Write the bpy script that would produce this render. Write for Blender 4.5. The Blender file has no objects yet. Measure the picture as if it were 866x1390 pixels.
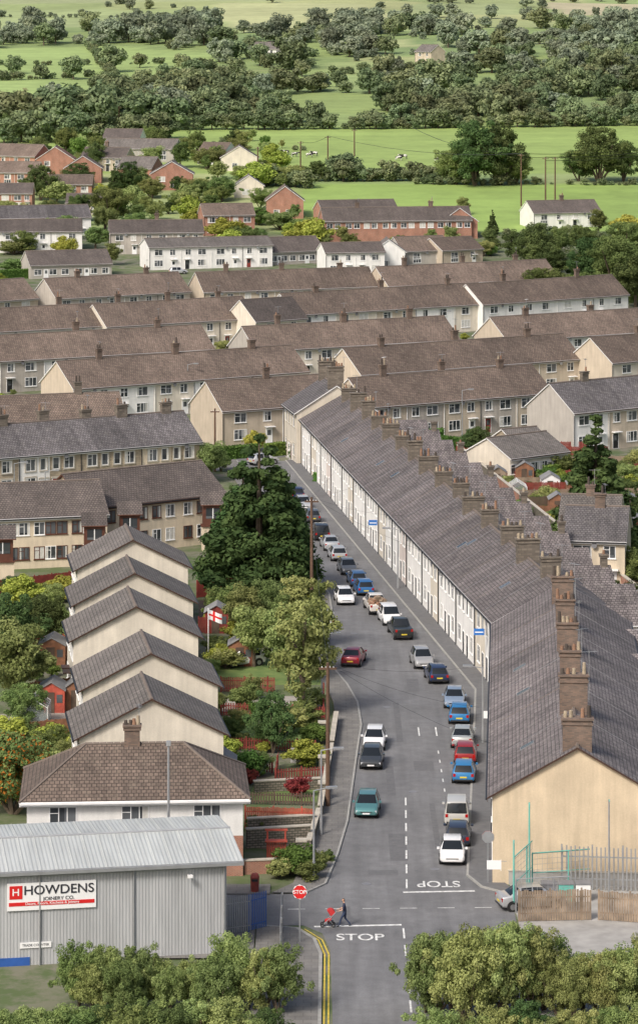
import bpy, math, random, bmesh
import numpy as np
from mathutils import Vector, Matrix
random.seed(7)
F=4200.; H=57.; VH=30.; UC=433.
TY=[0,600,700,840,950,1100,1300,1600,2000,3000,6000]
TZ=[0,0,3,13,20,31,45,63,92,160,380]
def terr(x,y):
    z=float(np.interp(y,TY,TZ))
    if y>900: z+=min(1,(y-900)/400)*3.0*math.sin(x/70+y/210)
    return z
def P(u,v,h=0.0):
    def g(Y):
        X=(u-UC)/F*Y
        return VH+F*(H-terr(X,Y)-h)/Y-v
    a=120.0
    while a<6000 and g(a*1.01)>0: a*=1.01
    b=a*1.01
    for _ in range(25):
        m=(a+b)/2
        if g(m)>0: a=m
        else: b=m
    Y=a; X=(u-UC)/F*Y
    return Vector((X,Y,terr(X,Y)))
col=bpy.context.scene.collection
# ------------------------------------------------------------ materials
MATS={}
class NT:
    def __init__(s,name):
        s.m=bpy.data.materials.new(name); s.m.use_nodes=True
        s.n=s.m.node_tree.nodes; s.l=s.m.node_tree.links
        s.b=s.n['Principled BSDF']; MATS[name]=s.m
    def new(s,t,**k):
        n=s.n.new(t)
        for a,b in k.items(): setattr(n,a,b)
        return n
    def link(s,a,b): s.l.new(a,b)
    def uv(s,sx=1,sy=1):
        t=s.new('ShaderNodeTexCoord'); mp=s.new('ShaderNodeMapping'); mp.inputs['Scale'].default_value=(sx,sy,1)
        s.link(t.outputs['UV'],mp.inputs['Vector']); return mp.outputs['Vector']
    def pos(s):
        g=s.new('ShaderNodeNewGeometry'); return g.outputs['Position']
    def noise(s,vec,scale,detail=3,rough=.55):
        n=s.new('ShaderNodeTexNoise'); n.inputs['Scale'].default_value=scale; n.inputs['Detail'].default_value=detail; n.inputs['Roughness'].default_value=rough
        s.link(vec,n.inputs['Vector']); return n.outputs['Fac']
    def rng(s,fac,a,b,c,d):
        n=s.new('ShaderNodeMapRange'); s.link(fac,n.inputs[0])
        for i,x in enumerate((a,b,c,d)): n.inputs[i+1].default_value=x
        return n.outputs[0]
    def mix(s,fac,A,B,mode='MIX'):
        n=s.new('ShaderNodeMix',data_type='RGBA',blend_type=mode)
        for sock,val in ((n.inputs[0],fac),(n.inputs[6],A),(n.inputs[7],B)):
            if hasattr(val,'is_linked'): s.link(val,sock)
            else: sock.default_value=val if isinstance(val,(int,float)) else (*val,1)
        return n.outputs[2]
    def mul(s,colr,fac):
        n=s.new('ShaderNodeVectorMath',operation='SCALE')
        if hasattr(colr,'is_linked'): s.link(colr,n.inputs[0])
        else: n.inputs[0].default_value=colr
        s.link(fac,n.inputs['Scale']); return n.outputs[0]
    def math(s,op,a,b=0.0):
        n=s.new('ShaderNodeMath',operation=op)
        for i,v in enumerate((a,b)):
            if hasattr(v,'is_linked'): s.link(v,n.inputs[i])
            else: n.inputs[i].default_value=v
        return n.outputs[0]
    def bump(s,h,st=.3,d=.02):
        n=s.new('ShaderNodeBump'); n.inputs['Strength'].default_value=st; n.inputs['Distance'].default_value=d
        s.link(h,n.inputs['Height']); s.link(n.outputs[0],s.b.inputs['Normal'])
    def out(s,c,rough=.85):
        if hasattr(c,'is_linked'): s.link(c,s.b.inputs['Base Color'])
        else: s.b.inputs['Base Color'].default_value=(*c,1)
        s.b.inputs['Roughness'].default_value=rough
def plain(name,c,rough=.8,amt=.12,sc=1.5,metal=0):
    t=NT(name); f=t.noise(t.pos(),sc,4)
    t.out(t.mul(c,t.rng(f,.3,.7,1-amt,1+amt)),rough); t.b.inputs['Metallic'].default_value=metal
def render_wall(name,c,amt=.13):
    t=NT(name)
    f=t.noise(t.uv(.5,.5),1.0,5); g=t.noise(t.uv(2.2,.25),1.0,4); k=t.noise(t.uv(9,9),1.0,3)
    a=t.rng(f,.3,.7,1-amt,1+amt*.5); b=t.rng(g,.35,.75,1.03,1-amt*1.2); d=t.rng(k,.3,.7,.95,1.05)
    m=t.math('MULTIPLY',t.math('MULTIPLY',a,b),d)
    oi=t.new('ShaderNodeObjectInfo'); m=t.math('MULTIPLY',m,t.rng(oi.outputs['Random'],0,1,.88,1.04))
    t.out(t.mul(c,m),.92)
def brick(name,c1,c2,mort,bw=.22,rh=.075,ms=.012):
    t=NT(name); v=t.uv()
    b=t.new('ShaderNodeTexBrick'); t.link(v,b.inputs['Vector'])
    for k,x in (('Scale',1),('Brick Width',bw),('Row Height',rh),('Mortar Size',ms)): b.inputs[k].default_value=x
    b.inputs['Color1'].default_value=(*c1,1); b.inputs['Color2'].default_value=(*c2,1); b.inputs['Mortar'].default_value=(*mort,1)
    f=t.noise(t.uv(.6,.4),1.0,5)
    t.out(t.mul(b.outputs['Color'],t.rng(f,.3,.7,.75,1.2)),.9); t.bump(b.outputs['Fac'],-.3)
def tile(name,c1,c2,tw=.3,th=.27,per=0,lich=.35,lc=(.26,.25,.21),unit=.18,streak=.2):
    t=NT(name); v=t.uv()
    b=t.new('ShaderNodeTexBrick'); t.link(v,b.inputs['Vector'])
    for k,x in (('Scale',1),('Brick Width',tw),('Row Height',th),('Mortar Size',.035),('Mortar Smooth',.2)): b.inputs[k].default_value=x
    b.inputs['Color1'].default_value=(*c1,1); b.inputs['Color2'].default_value=(*c2,1); b.inputs['Mortar'].default_value=(c2[0]*.4,c2[1]*.4,c2[2]*.4,1)
    c=b.outputs['Color']
    f=t.noise(t.uv(.3,.3),1.0,6,.65); g=t.noise(t.uv(1.6,.12),1.0,5,.65); k=t.noise(t.uv(5,4),1.0,4,.7)
    m=t.math('MULTIPLY',t.rng(f,.3,.7,.72,1.26),t.rng(g,.32,.68,1+streak,1-streak))
    m=t.math('MULTIPLY',m,t.rng(k,.3,.7,.75,1.25))
    if per:
        sx=t.new('ShaderNodeSeparateXYZ'); t.link(v,sx.inputs[0])
        fl=t.math('FLOOR',t.math('DIVIDE',sx.outputs[0],per)); wn=t.new('ShaderNodeTexWhiteNoise',noise_dimensions='1D'); t.link(fl,wn.inputs['W'])
        m=t.math('MULTIPLY',m,t.rng(wn.outputs['Value'],0,1,1-unit,1+unit))
    oi=t.new('ShaderNodeObjectInfo'); m=t.math('MULTIPLY',m,t.rng(oi.outputs['Random'],0,1,.82,1.18))
    ln=t.noise(t.uv(1.2,.9),1.0,7,.75)
    c=t.mix(t.math('MULTIPLY',t.rng(ln,.52,.72,0,1),lich),t.mul(c,m),lc)
    t.out(c,.85); t.bump(b.outputs['Fac'],-.6,.04)
render_wall('cream',(.67,.57,.43)); render_wall('cream_pale',(.68,.62,.52)); render_wall('white',(.80,.79,.76),.10)
render_wall('beige',(.54,.46,.36)); render_wall('grey_render',(.43,.40,.36)); render_wall('pebbledash',(.46,.42,.37),.16); render_wall('pink',(.70,.62,.57)); render_wall('yellow_cream',(.66,.54,.38),.13)
brick('stone',(.42,.34,.24),(.29,.235,.17),(.29,.26,.2),.5,.2,.02)
brick('red_brick',(.42,.15,.09),(.30,.105,.065),(.34,.28,.22))
brick('chim_brick',(.21,.14,.105),(.125,.092,.074),(.14,.12,.1),.3,.1)
brick('chim_stone',(.22,.185,.145),(.12,.10,.082),(.12,.105,.09),.5,.22,.02)
brick('garden_stone',(.28,.24,.19),(.16,.14,.11),(.08,.08,.06),.4,.17,.03)
tile('slate',(.190,.166,.162),(.115,.10,.10),.35,.3,4.9,.42,(.29,.27,.24),.16,.30)
tile('slate_dark',(.155,.142,.144),(.10,.092,.094),.35,.3,4.7,.35,(.25,.23,.2),.14,.25)
tile('tile_brown',(.200,.150,.120),(.138,.104,.083),.33,.32,6.3,.32,(.25,.21,.16),.13,.14)
tile('tile_dark',(.138,.113,.10),(.10,.083,.075),.33,.32,6.3,.25,(.2,.17,.14),.1,.12)
tile('tile_grey',(.185,.165,.150),(.13,.116,.106),.33,.3,0,.35,(.28,.25,.21))
tile('tile_red',(.28,.15,.11),(.21,.11,.08),.33,.3,0,.25)
plain('ridge',(.16,.13,.11),.9); plain('gutter_black',(.02,.02,.022),.5); plain('gutter_brown',(.06,.03,.02),.5)
plain('upvc',(.80,.80,.79),.45,.05); plain('brown_wood',(.10,.035,.02),.6,.2); plain('black_door',(.015,.015,.017),.35)
plain('stone_trim',(.46,.42,.35),.9,.15); plain('curtain',(.55,.54,.5),.5,.15,3); plain('lead',(.19,.19,.2),.6)
plain('pot_clay',(.24,.14,.09),.85,.25,3); plain('pot_cream',(.34,.28,.2),.85,.3,3); plain('pot_dark',(.07,.055,.045),.85,.3,3); plain('metal_grey',(.34,.35,.36),.45,.1,2,.4)
plain('concrete',(.33,.32,.30),.9,.2,.7); plain('maroon',(.22,.04,.03),.7,.3,2); plain('red_fence',(.42,.08,.05),.7,.3,2)
plain('wood_fence',(.25,.19,.135),.85,.4,1.2); plain('wood_dark',(.10,.068,.048),.85,.3,1.2); plain('pole_wood',(.12,.07,.045),.9,.2)
plain('turquoise',(.14,.45,.38),.6); plain('sign_red',(.62,.02,.02),.4,.03); plain('sign_white',(.8,.8,.8),.4,.03); plain('sign_dark',(.03,.03,.04),.5,.03); plain('sign_blue',(.03,.16,.5),.4,.05)
plain('tyre',(.015,.015,.015),.85); plain('rim',(.35,.35,.36),.35,.05,1,.7); plain('taillight',(.35,.01,.01),.2,.02); plain('headlight',(.6,.62,.65),.12,.02); plain('plate_y',(.65,.5,.05),.4,.02)
plain('skin_tone',(.5,.29,.2),.6,.05); plain('hair',(.06,.035,.02),.8); plain('navy_cloth',(.02,.028,.06),.9,.2,9); plain('denim',(.03,.045,.09),.9,.2,9); plain('red_cloth',(.5,.03,.03),.85,.15,9)
plain('bark',(.11,.085,.06),.95,.3,4); plain('line_white',(.64,.64,.62),.8,.35,3); plain('line_yellow',(.55,.42,.06),.8,.25,3)
plain('roof_felt',(.22,.22,.22),.9,.2,.6); plain('shed_wood',(.24,.11,.06),.8,.3,2); plain('rubble',(.3,.17,.11),.9,.5,5); plain('flag_white',(.75,.75,.75),.8,.03); plain('blue_paint',(.03,.1,.35),.4)
t=NT('glass'); wn=t.new('ShaderNodeTexWhiteNoise',noise_dimensions='3D')
vm=t.new('ShaderNodeVectorMath',operation='FLOOR'); t.link(t.uv(.8,.8),vm.inputs[0]); t.link(vm.outputs[0],wn.inputs[0])
t.out(t.mix(wn.outputs['Value'],(.025,.03,.034),(.14,.15,.16)),.08)
t=NT('greenhouse_glass'); t.out((.35,.4,.4),.1); t.b.inputs['Alpha'].default_value=.45
t=NT('car_glass'); t.out((.014,.017,.02),.05)
def clad(name,c,per,st=.5):
    t=NT(name); v=t.uv(); sx=t.new('ShaderNodeSeparateXYZ'); t.link(v,sx.inputs[0])
    fr=t.math('FRACT',t.math('DIVIDE',sx.outputs[0],per)); tri=t.math('ABSOLUTE',t.math('SUBTRACT',fr,.5))
    h=t.rng(tri,.14,.24,0,1); g=t.noise(t.uv(.8,.12),1.0,5); g2=t.noise(t.uv(3,.3),1.0,4)
    t.out(t.mul(c,t.math('MULTIPLY',t.math('MULTIPLY',t.rng(h,0,1,.86,1.0),t.rng(g,.3,.7,.86,1.08)),t.rng(g2,.4,.75,1.02,.88))),.5); t.bump(h,st,.04)
clad('clad_wall',(.44,.45,.46),.2); clad('clad_roof',(.50,.52,.505),.25)
t=NT('asphalt'); p=t.pos(); a=t.noise(p,.12,5,.6); b=t.noise(p,1.1,5,.6); c=t.noise(p,18,3)
mp=t.new('ShaderNodeMapping'); mp.inputs['Scale'].default_value=(1.3,.07,1); t.link(p,mp.inputs['Vector']); sk_=t.noise(mp.outputs[0],1.0,4)
m=t.math('MULTIPLY',t.math('MULTIPLY',t.rng(a,.35,.65,.84,1.13),t.rng(b,.3,.7,.87,1.13)),t.rng(c,.3,.7,.85,1.15)); m=t.math('MULTIPLY',m,t.rng(sk_,.35,.65,.9,1.1)); t.out(t.mul((.160,.160,.163),m),.88)
t=NT('asphalt_patch'); p=t.pos(); b=t.noise(p,2.1,5,.6); t.out(t.mul((.130,.130,.133),t.rng(b,.3,.7,.85,1.15)),.88)
t=NT('pavement_mat'); v=t.pos(); b=t.new('ShaderNodeTexBrick'); t.link(v,b.inputs['Vector'])
for k,x in (('Scale',1),('Brick Width',.9),('Row Height',.6),('Mortar Size',.015)): b.inputs[k].default_value=x
b.inputs['Color1'].default_value=(.20,.19,.175,1); b.inputs['Color2'].default_value=(.165,.158,.15,1); b.inputs['Mortar'].default_value=(.10,.10,.09,1)
t.out(t.mul(b.outputs['Color'],t.rng(t.noise(v,.8,5),.3,.7,.8,1.15)),.9)
plain('kerb_mat',(.31,.305,.285),.9,.15,3); plain('paving_light',(.34,.31,.27),.9,.2,1.5); plain('soil',(.14,.10,.07),.95,.35,1.5)
t=NT('lawn'); p=t.pos(); t.out(t.mix(t.rng(t.noise(p,.7,5),.35,.65,0,1),(.10,.165,.045),(.18,.24,.07)),.95)
t=NT('ground_mat'); p=t.pos(); at=t.new('ShaderNodeAttribute',attribute_name='fcol')
g=t.noise(p,.35,6,.7); tw=t.mix(t.rng(g,.42,.58,0,1),(.07,.105,.035),(.18,.165,.13))
g2=t.noise(p,.06,4); tw=t.mix(t.rng(g2,.4,.6,0,.5),tw,(.12,.155,.055))
mp=t.new('ShaderNodeMapping'); mp.inputs['Scale'].default_value=(.008,.09,1); mp.inputs['Rotation'].default_value=(0,0,.25); t.link(p,mp.inputs['Vector'])
f=t.math('MULTIPLY',t.rng(t.noise(p,.012,5,.6),.3,.7,.82,1.16),t.rng(t.noise(p,.15,6,.75),.3,.7,.85,1.15)); f=t.math('MULTIPLY',f,t.rng(t.noise(mp.outputs[0],1.0,4),.3,.7,.9,1.1))
fc=t.mul(at.outputs['Color'],f); t.out(t.mix(at.outputs['Alpha'],tw,fc),.95)
def foliage(name,ca,cb,hv=.03,trans=.28):
    t=NT(name); at=t.new('ShaderNodeAttribute',attribute_name='shade'); oi=t.new('ShaderNodeObjectInfo')
    c=t.mix(at.outputs['Fac'],ca,cb)
    hs=t.new('ShaderNodeHueSaturation'); t.link(c,hs.inputs['Color']); t.link(t.rng(oi.outputs['Random'],0,1,.5-hv,.5+hv),hs.inputs['Hue'])
    wn=t.new('ShaderNodeTexWhiteNoise',noise_dimensions='1D'); t.link(oi.outputs['Random'],wn.inputs['W']); t.link(t.rng(wn.outputs['Value'],0,1,.72,1.3),hs.inputs['Value'])
    d=t.new('ShaderNodeBsdfDiffuse'); tr=t.new('ShaderNodeBsdfTranslucent'); mx=t.new('ShaderNodeMixShader'); mx.inputs[0].default_value=trans
    t.link(hs.outputs[0],d.inputs[0]); t.link(hs.outputs[0],tr.inputs[0]); t.link(d.outputs[0],mx.inputs[1]); t.link(tr.outputs[0],mx.inputs[2])
    t.link(mx.outputs[0],t.n['Material Output'].inputs[0])
foliage('leaf_mid',(.10,.145,.05),(.235,.29,.10)); foliage('leaf_light',(.16,.20,.065),(.34,.385,.15)); foliage('leaf_dark',(.055,.09,.035),(.13,.18,.065))
foliage('leaf_conifer',(.038,.075,.03),(.12,.185,.065)); foliage('leaf_far_hazed',(.13,.17,.095),(.26,.305,.155),.03); foliage('leaf_haze',(.19,.23,.165),(.31,.355,.24),.02); foliage('leaf_yellow',(.22,.26,.05),(.44,.46,.10)); foliage('leaf_hedge',(.08,.15,.035),(.19,.30,.08)); foliage('leaf_red',(.14,.035,.035),(.3,.07,.06),.01); foliage('leaf_orange',(.4,.12,.03),(.55,.2,.04),.01)  # both distant leaf materials have aerial haze painted into their paler, greyer colours

# ------------------------------------------------------------ mesh builder
class MB:
    def __init__(s): s.v=[]; s.f=[]; s.m=[]; s.T=Matrix.Identity(4)
    def poly(s,pts,m):
        i=len(s.v)
        for p in pts: s.v.append(tuple(s.T@Vector(p)))
        s.f.append(tuple(range(i,i+len(pts)))); s.m.append(m)
    def box(s,x0,y0,z0,x1,y1,z1,m):
        i=len(s.v)
        for p in ((x0,y0,z0),(x1,y0,z0),(x1,y1,z0),(x0,y1,z0),(x0,y0,z1),(x1,y0,z1),(x1,y1,z1),(x0,y1,z1)): s.v.append(tuple(s.T@Vector(p)))
        for q in ((0,1,5,4),(1,2,6,5),(2,3,7,6),(3,0,4,7),(4,5,6,7),(3,2,1,0)):
            s.f.append(tuple(i+k for k in q)); s.m.append(m)
    def slab(s,pts,t,mt,me):
        pts=[Vector(p) for p in pts]; lo=[p-Vector((0,0,t)) for p in pts]
        s.poly(pts,mt); s.poly(lo[::-1],me)
        n=len(pts)
        for i in range(n): j=(i+1)%n; s.poly([pts[j],pts[i],lo[i],lo[j]],me)
    def tube(s,p1,p2,r1,r2,m,n=6,caps=True):
        p1=Vector(p1);p2=Vector(p2); d=(p2-p1)
        if d.length<1e-6: return
        d.normalize(); a=d.orthogonal().normalized(); b=d.cross(a)
        i=len(s.v)
        for p,r in ((p1,r1),(p2,r2)):
            for k in range(n):
                an=2*math.pi*k/n; s.v.append(tuple(s.T@(p+(a*math.cos(an)+b*math.sin(an))*r)))
        for k in range(n):
            j=(k+1)%n; s.f.append((i+k,i+j,i+n+j,i+n+k)); s.m.append(m)
        if caps:
            s.f.append(tuple(i+k for k in range(n))[::-1]); s.m.append(m); s.f.append(tuple(i+n+k for k in range(n))); s.m.append(m)
    def obj(s,name,parent=None,smooth=False,loc=None,rot=0):
        if not s.f: return None
        me=bpy.data.meshes.new(name); me.from_pydata(s.v,[],s.f)
        keys=[]
        for k in s.m:
            if k not in keys: keys.append(k)
        for k in keys: me.materials.append(MATS[k])
        me.polygons.foreach_set('material_index',[keys.index(k) for k in s.m])
        uvl=me.uv_layers.new(name='UVMap')
        nP=len(me.polygons); N=np.zeros(nP*3); me.polygons.foreach_get('normal',N); N=N.reshape(-1,3)
        lt=np.zeros(nP,dtype=np.int32); me.polygons.foreach_get('loop_total',lt)
        lv=np.zeros(len(me.loops),dtype=np.int32); me.loops.foreach_get('vertex_index',lv)
        co=np.array(s.v)[lv]; NL=np.repeat(N,lt,axis=0)
        T=np.stack([-NL[:,1],NL[:,0],np.zeros(len(NL))],1); ln=np.linalg.norm(T,axis=1); fl=ln<.03
        T[fl]=(1,0,0); ln[fl]=1; T/=ln[:,None]; B=np.cross(NL,T)
        uv=np.stack([(co*T).sum(1),(co*B).sum(1)],1); uvl.data.foreach_set('uv',uv.astype(np.float32).ravel())
        if smooth: me.polygons.foreach_set('use_smooth',[True]*nP)
        me.update()
        o=bpy.data.objects.new(name,me); col.objects.link(o)
        if parent: o.parent=parent
        if loc is not None: o.location=loc; o.rotation_euler=(0,0,rot)
        return o
def empty(name,loc,ang=0):
    e=bpy.data.objects.new(name,None); e.location=loc; e.rotation_euler=(0,0,ang); e.empty_display_size=.5; col.objects.link(e); return e
def RT(tx,ty,ang,tz=0): return Matrix.Translation((tx,ty,tz))@Matrix.Rotation(ang,4,'Z')
def window(mb,x,z,w,h,frame='upvc',trim=None,panes=2):
    fw=.07
    mb.box(x-w/2,-.02,z,x+w/2,.03,z+h,'curtain' if random.random()<.12 else 'glass')
    mb.box(x-w/2-fw,-.05,z-fw,x-w/2,.02,z+h+fw,frame); mb.box(x+w/2,-.05,z-fw,x+w/2+fw,.02,z+h+fw,frame)
    mb.box(x-w/2,-.05,z+h,x+w/2,.02,z+h+fw,frame); mb.box(x-w/2,-.05,z-fw,x+w/2,.02,z,frame)
    if random.random()<.45:
        s=random.choice((-1,1)); q=random.uniform(.15,.3)*w; xx=x+s*(w/2-q/2); mb.box(xx-q/2,-.024,z,xx+q/2,.0,z+h,'curtain')
    for i in range(1,panes):
        xx=x-w/2+w*i/panes; mb.box(xx-.035,-.045,z,xx+.035,.02,z+h,frame)
    if panes>1: mb.box(x-w/2,-.04,z+h*.68,x-w/2+w/panes-.035,.02,z+h*.68+.05,frame)
    if trim:
        mb.box(x-w/2-.2,-.09,z-fw-.14,x+w/2+.2,.02,z-fw,trim); mb.box(x-w/2-.2,-.07,z+h+fw,x+w/2+.2,.02,z+h+fw+.18,trim)
        mb.box(x-w/2-.2,-.07,z-fw,x-w/2-fw,.02,z+h+fw,trim); mb.box(x+w/2+fw,-.07,z-fw,x+w/2+.2,.02,z+h+fw,trim)
    else: mb.box(x-w/2-.12,-.1,z-fw-.07,x+w/2+.12,.02,z-fw,frame)
def door(mb,x,mat,w=.92,h=2.05,frame='upvc',trim=None):
    mb.box(x-w/2,-.03,0,x+w/2,.03,h,mat); mb.box(x-w/2-.07,-.05,0,x-w/2,.02,h+.07,frame); mb.box(x+w/2,-.05,0,x+w/2+.07,.02,h+.07,frame); mb.box(x-w/2,-.05,h,x+w/2,.02,h+.07,frame)
    mb.box(x-w*.3,-.045,h*.55,x+w*.3,-.025,h*.88,'glass')
    if trim: mb.box(x-w/2-.2,-.08,h+.07,x+w/2+.2,.02,h+.27,trim)
    mb.box(x-w/2-.1,-.35,-.05,x+w/2+.1,-.03,.1,'concrete')
def chimney(mb,x,y,zb,w,dp,ht,pots,mat,aerial=True):
    mb.box(x-w/2,y-dp/2,zb-1.5,x+w/2,y+dp/2,zb+ht,mat)
    mb.box(x-w/2-.08,y-dp/2-.08,zb+ht*.82,x+w/2+.08,y+dp/2+.08,zb+ht*.82+.15,mat)
    mb.box(x-w/2-.12,y-dp/2-.12,zb+ht,x+w/2+.12,y+dp/2+.12,zb+ht+.12,mat)
    mb.box(x-w/2-.18,y-dp/2-.18,zb-.62,x+w/2+.18,y+dp/2+.18,zb-.5,'lead')
    L=max(w,dp)
    for i in range(pots):
        if random.random()<.12: continue
        q=(i+.5)/pots*L-L/2+random.uniform(-.04,.04); px,py=(x+q,y) if w>dp else (x,y+q)
        hh=random.choice((.3,.45,.6,.4,.8)); mb.tube((px,py,zb+ht+.1),(px,py,zb+ht+.12+hh),.15,.11,random.choice(('pot_clay','pot_cream','pot_dark','pot_dark')),8)
    if aerial and random.random()<.75:
        ax,ay=x+w/2*.9,y+dp/2+.1; z1=zb+ht+random.uniform(1.0,1.9); mb.tube((ax,ay,zb+ht*.3),(ax,ay,z1),.025,.025,'metal_grey',4)
        a=random.uniform(0,3); dx,dy=math.cos(a),math.sin(a)
        mb.tube((ax-dx*.6,ay-dy*.6,z1-.1),(ax+dx*.6,ay+dy*.6,z1-.1),.017,.017,'metal_grey',4)
        for k in range(-3,4): mb.tube((ax+dx*.17*k-dy*.2,ay+dy*.17*k+dx*.2,z1-.1),(ax+dx*.17*k+dy*.2,ay+dy*.17*k-dx*.2,z1-.1),.01,.01,'metal_grey',3)
FOOT=[]
def building(name,A,B,depth,h,rise,wall='beige',roof='tile_brown',units=1,style='semi',chims=0,chmat='chim_brick',over=.35,verge=.2,hip=(0,0),
             lower=None,walls_u=None,frame='upvc',trim=None,gl=(),gr=(),doors=('upvc','brown_wood','upvc','maroon','upvc','black_door'),gutter='gutter_brown',chw=.95,chd=.6,chh=1.3,pots=2,wing=0,vergemat='upvc',pipes=True,chpos=None,gablewall=None,skylights=0,joints=0,chy=(0,0,.3)):
    A=Vector(A);B=Vector(B); d=(B-A); w=math.hypot(d.x,d.y); ang=math.atan2(d.y,d.x); z0=min(A.z,B.z)
    FOOT.append((A.x,A.y,ang,w,depth+wing))
    E=empty(name,(A.x,A.y,z0),ang); W=MB();R=MB();N=MB();C=MB(); uw=w/units; gwm=gablewall or wall
    for i in range(units):
        wm=(walls_u[i%len(walls_u)] if walls_u else wall); x0,x1=i*uw,(i+1)*uw; zl=-1.5
        if lower: W.poly([(x0,0,zl),(x1,0,zl),(x1,0,lower[1]),(x0,0,lower[1])],lower[0]); zl=lower[1]
        W.poly([(x0,0,zl),(x1,0,zl),(x1,0,h),(x0,0,h)],wm)
    W.poly([(w,depth,-1.5),(0,depth,-1.5),(0,depth,h),(w,depth,h)],wall)
    for side in (0,1):
        x=w if side else 0; pk=[] if hip[side] else [(x,depth/2,h+rise)]; zl=-1.5
        if lower:
            q=[(x,0,zl),(x,depth,zl),(x,depth,lower[1]),(x,0,lower[1])]; W.poly(q if side else q[::-1],lower[0]); zl=lower[1]
        q=[(x,0,zl),(x,depth,zl),(x,depth,h)]+pk+[(x,0,h)]; W.poly(q if side else q[::-1],gwm)
    sl=rise/(depth/2); t=.13; ze=h-over*sl+t; zr=h+rise+t
    xl=-(verge if not hip[0] else over); xr=w+(verge if not hip[1] else over)
    rl=xl if not hip[0] else depth/2*.9; rr=xr if not hip[1] else w-depth/2*.9
    yf,yb,ym=-over,depth+over,depth/2
    R.slab([(xl,yf,ze),(xr,yf,ze),(rr,ym,zr),(rl,ym,zr)],t,roof,vergemat)
    R.slab([(xr,yb,ze),(xl,yb,ze),(rl,ym,zr),(rr,ym,zr)],t,roof,vergemat)
    if hip[0]: R.slab([(xl,yb,ze),(xl,yf,ze),(rl,ym,zr)],t,roof,vergemat)
    if hip[1]: R.slab([(xr,yf,ze),(xr,yb,ze),(rr,ym,zr)],t,roof,vergemat)
    n=max(1,int((rr-rl)/.45))
    for k in range(n):
        a=rl+(rr-rl)*k/n; b=rl+(rr-rl)*(k+1)/n-.02; R.tube((a,ym,zr-.02),(b,ym,zr-.02),.13,.13,'ridge',6)
    if joints:
        for i in range(1,units):
            if i%joints==0:
                for yy in (yf,yb): R.tube((i*uw,yy+(ym-yy)*.01,ze+.01),(i*uw,ym,zr),.045,.045,random.choice(('lead','ridge')),4)
    for s_,x0,xq in ((hip[0],xl,rl),(hip[1],xr,rr)):
        if s_:
            for yy in (yf,yb): R.tube((x0,yy,ze),(xq,ym,zr),.1,.1,'ridge',5)
    N.box(xl+.02,yf-.11,ze-.17,xr-.02,yf-.005,ze-.05,gutter); N.box(xl+.02,yf+.01,ze-.3,xr-.02,yf+.04,ze-t-.01,vergemat)
    N.box(xl+.02,yb+.005,ze-.17,xr-.02,yb+.11,ze-.05,gutter)
    for i in range(units):
        x0=i*uw; up=h-1.75
        if style=='terrace':
            fl=i%2; xd=x0+(uw*.2 if fl else uw*.8); xw=x0+(uw*.62 if fl else uw*.38); dm=doors[(i*7)%len(doors)]
            door(N,xd,dm,frame=frame,trim=trim); window(N,xw,.95,1.25,1.35,frame,trim,2); window(N,xw,h-1.95,1.15,1.3,frame,trim,2)
            if uw<4.9 or trim: window(N,xd,h-1.95,.75,1.3,frame,trim,1)
            if pipes and not fl: N.tube((x0+.06,-.08,0),(x0+.06,-.08,ze-.15),.055,.055,'gutter_black',6)
        elif style=='semi':
            m=-1 if i%2 else 1; xc=x0+uw/2
            window(N,xc-m*uw*.2,up,1.7,1.15,frame,trim,2); window(N,xc+m*uw*.25,up,1.1,1.15,frame,trim,2)
            window(N,xc-m*uw*.2,.85,1.8,1.25,frame,trim,3); door(N,xc+m*uw*.28,doors[(i*5)%len(doors)],frame=frame); N.box(xc+m*uw*.28-.7,-.7,2.25,xc+m*uw*.28+.7,-.02,2.35,vergemat)
            if pipes: N.tube((x0+.1,-.08,0),(x0+.1,-.08,ze-.15),.045,.045,'upvc' if i%3 else 'gutter_black',6)
        elif style=='flats':
            for zz in (1.0,h-1.85):
                for q in (.2,.5,.8): window(N,x0+uw*q,zz,1.0,1.2,'upvc' if random.random()<.5 else frame,trim,2)
        elif style=='bung':
            for q in (.18,.55,.85): window(N,x0+uw*q,.9,1.5,1.1,frame,trim,2)
            door(N,x0+uw*.38,'upvc')
        elif style=='upper':
            for q in (.15,.36,.66,.88): window(N,x0+uw*q,h-1.75,1.3,1.1,frame,trim,2)
        elif style=='hipfront':
            window(N,x0+uw*.5,h-1.9,1.7,1.25,frame,None,3); window(N,x0+uw*.5,.9,1.9,1.3,frame,None,3)
    if style in('semi','terrace'):
        for i in range(units):
            if random.random()<.45:
                x=(i+.5)*uw; z=h-.5; N.tube((x,-.3,z),(x,-.36,z),.3,.3,'metal_grey' if random.random()<.5 else 'lead',10); N.tube((x,0,z-.1),(x,-.3,z),.02,.02,'metal_grey',4)
    for (y,z,ww,hh) in gr: N.T=RT(w,0,math.pi/2); window(N,y,z,ww,hh,frame,None,2)
    for (y,z,ww,hh) in gl: N.T=RT(0,depth,-math.pi/2); window(N,y,z,ww,hh,frame,None,2)
    N.T=Matrix.Identity(4)
    cp=chpos if chpos is not None else [(k+.5)/chims for k in range(chims)]
    for q in cp: chimney(C,q*w+random.uniform(-.4,.4),ym+random.choice(chy),h+rise,chw*random.uniform(.9,1.1),chd*random.uniform(.8,1.15),chh*random.uniform(.75,1.2),pots,chmat)
    for k in range(skylights):
        x=random.uniform(.05,.95)*w; q=random.uniform(.35,.65); y=yf+(ym-yf)*q; z=ze+(zr-ze)*q
        a=math.atan(sl); N.T=Matrix.Translation((x,y,z))@Matrix.Rotation(a,4,'X'); N.box(-.4,-.55,-.05,.4,.55,.07,'lead'); N.box(-.33,-.48,.06,.33,.48,.085,'glass'); N.T=Matrix.Identity(4)
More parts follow.
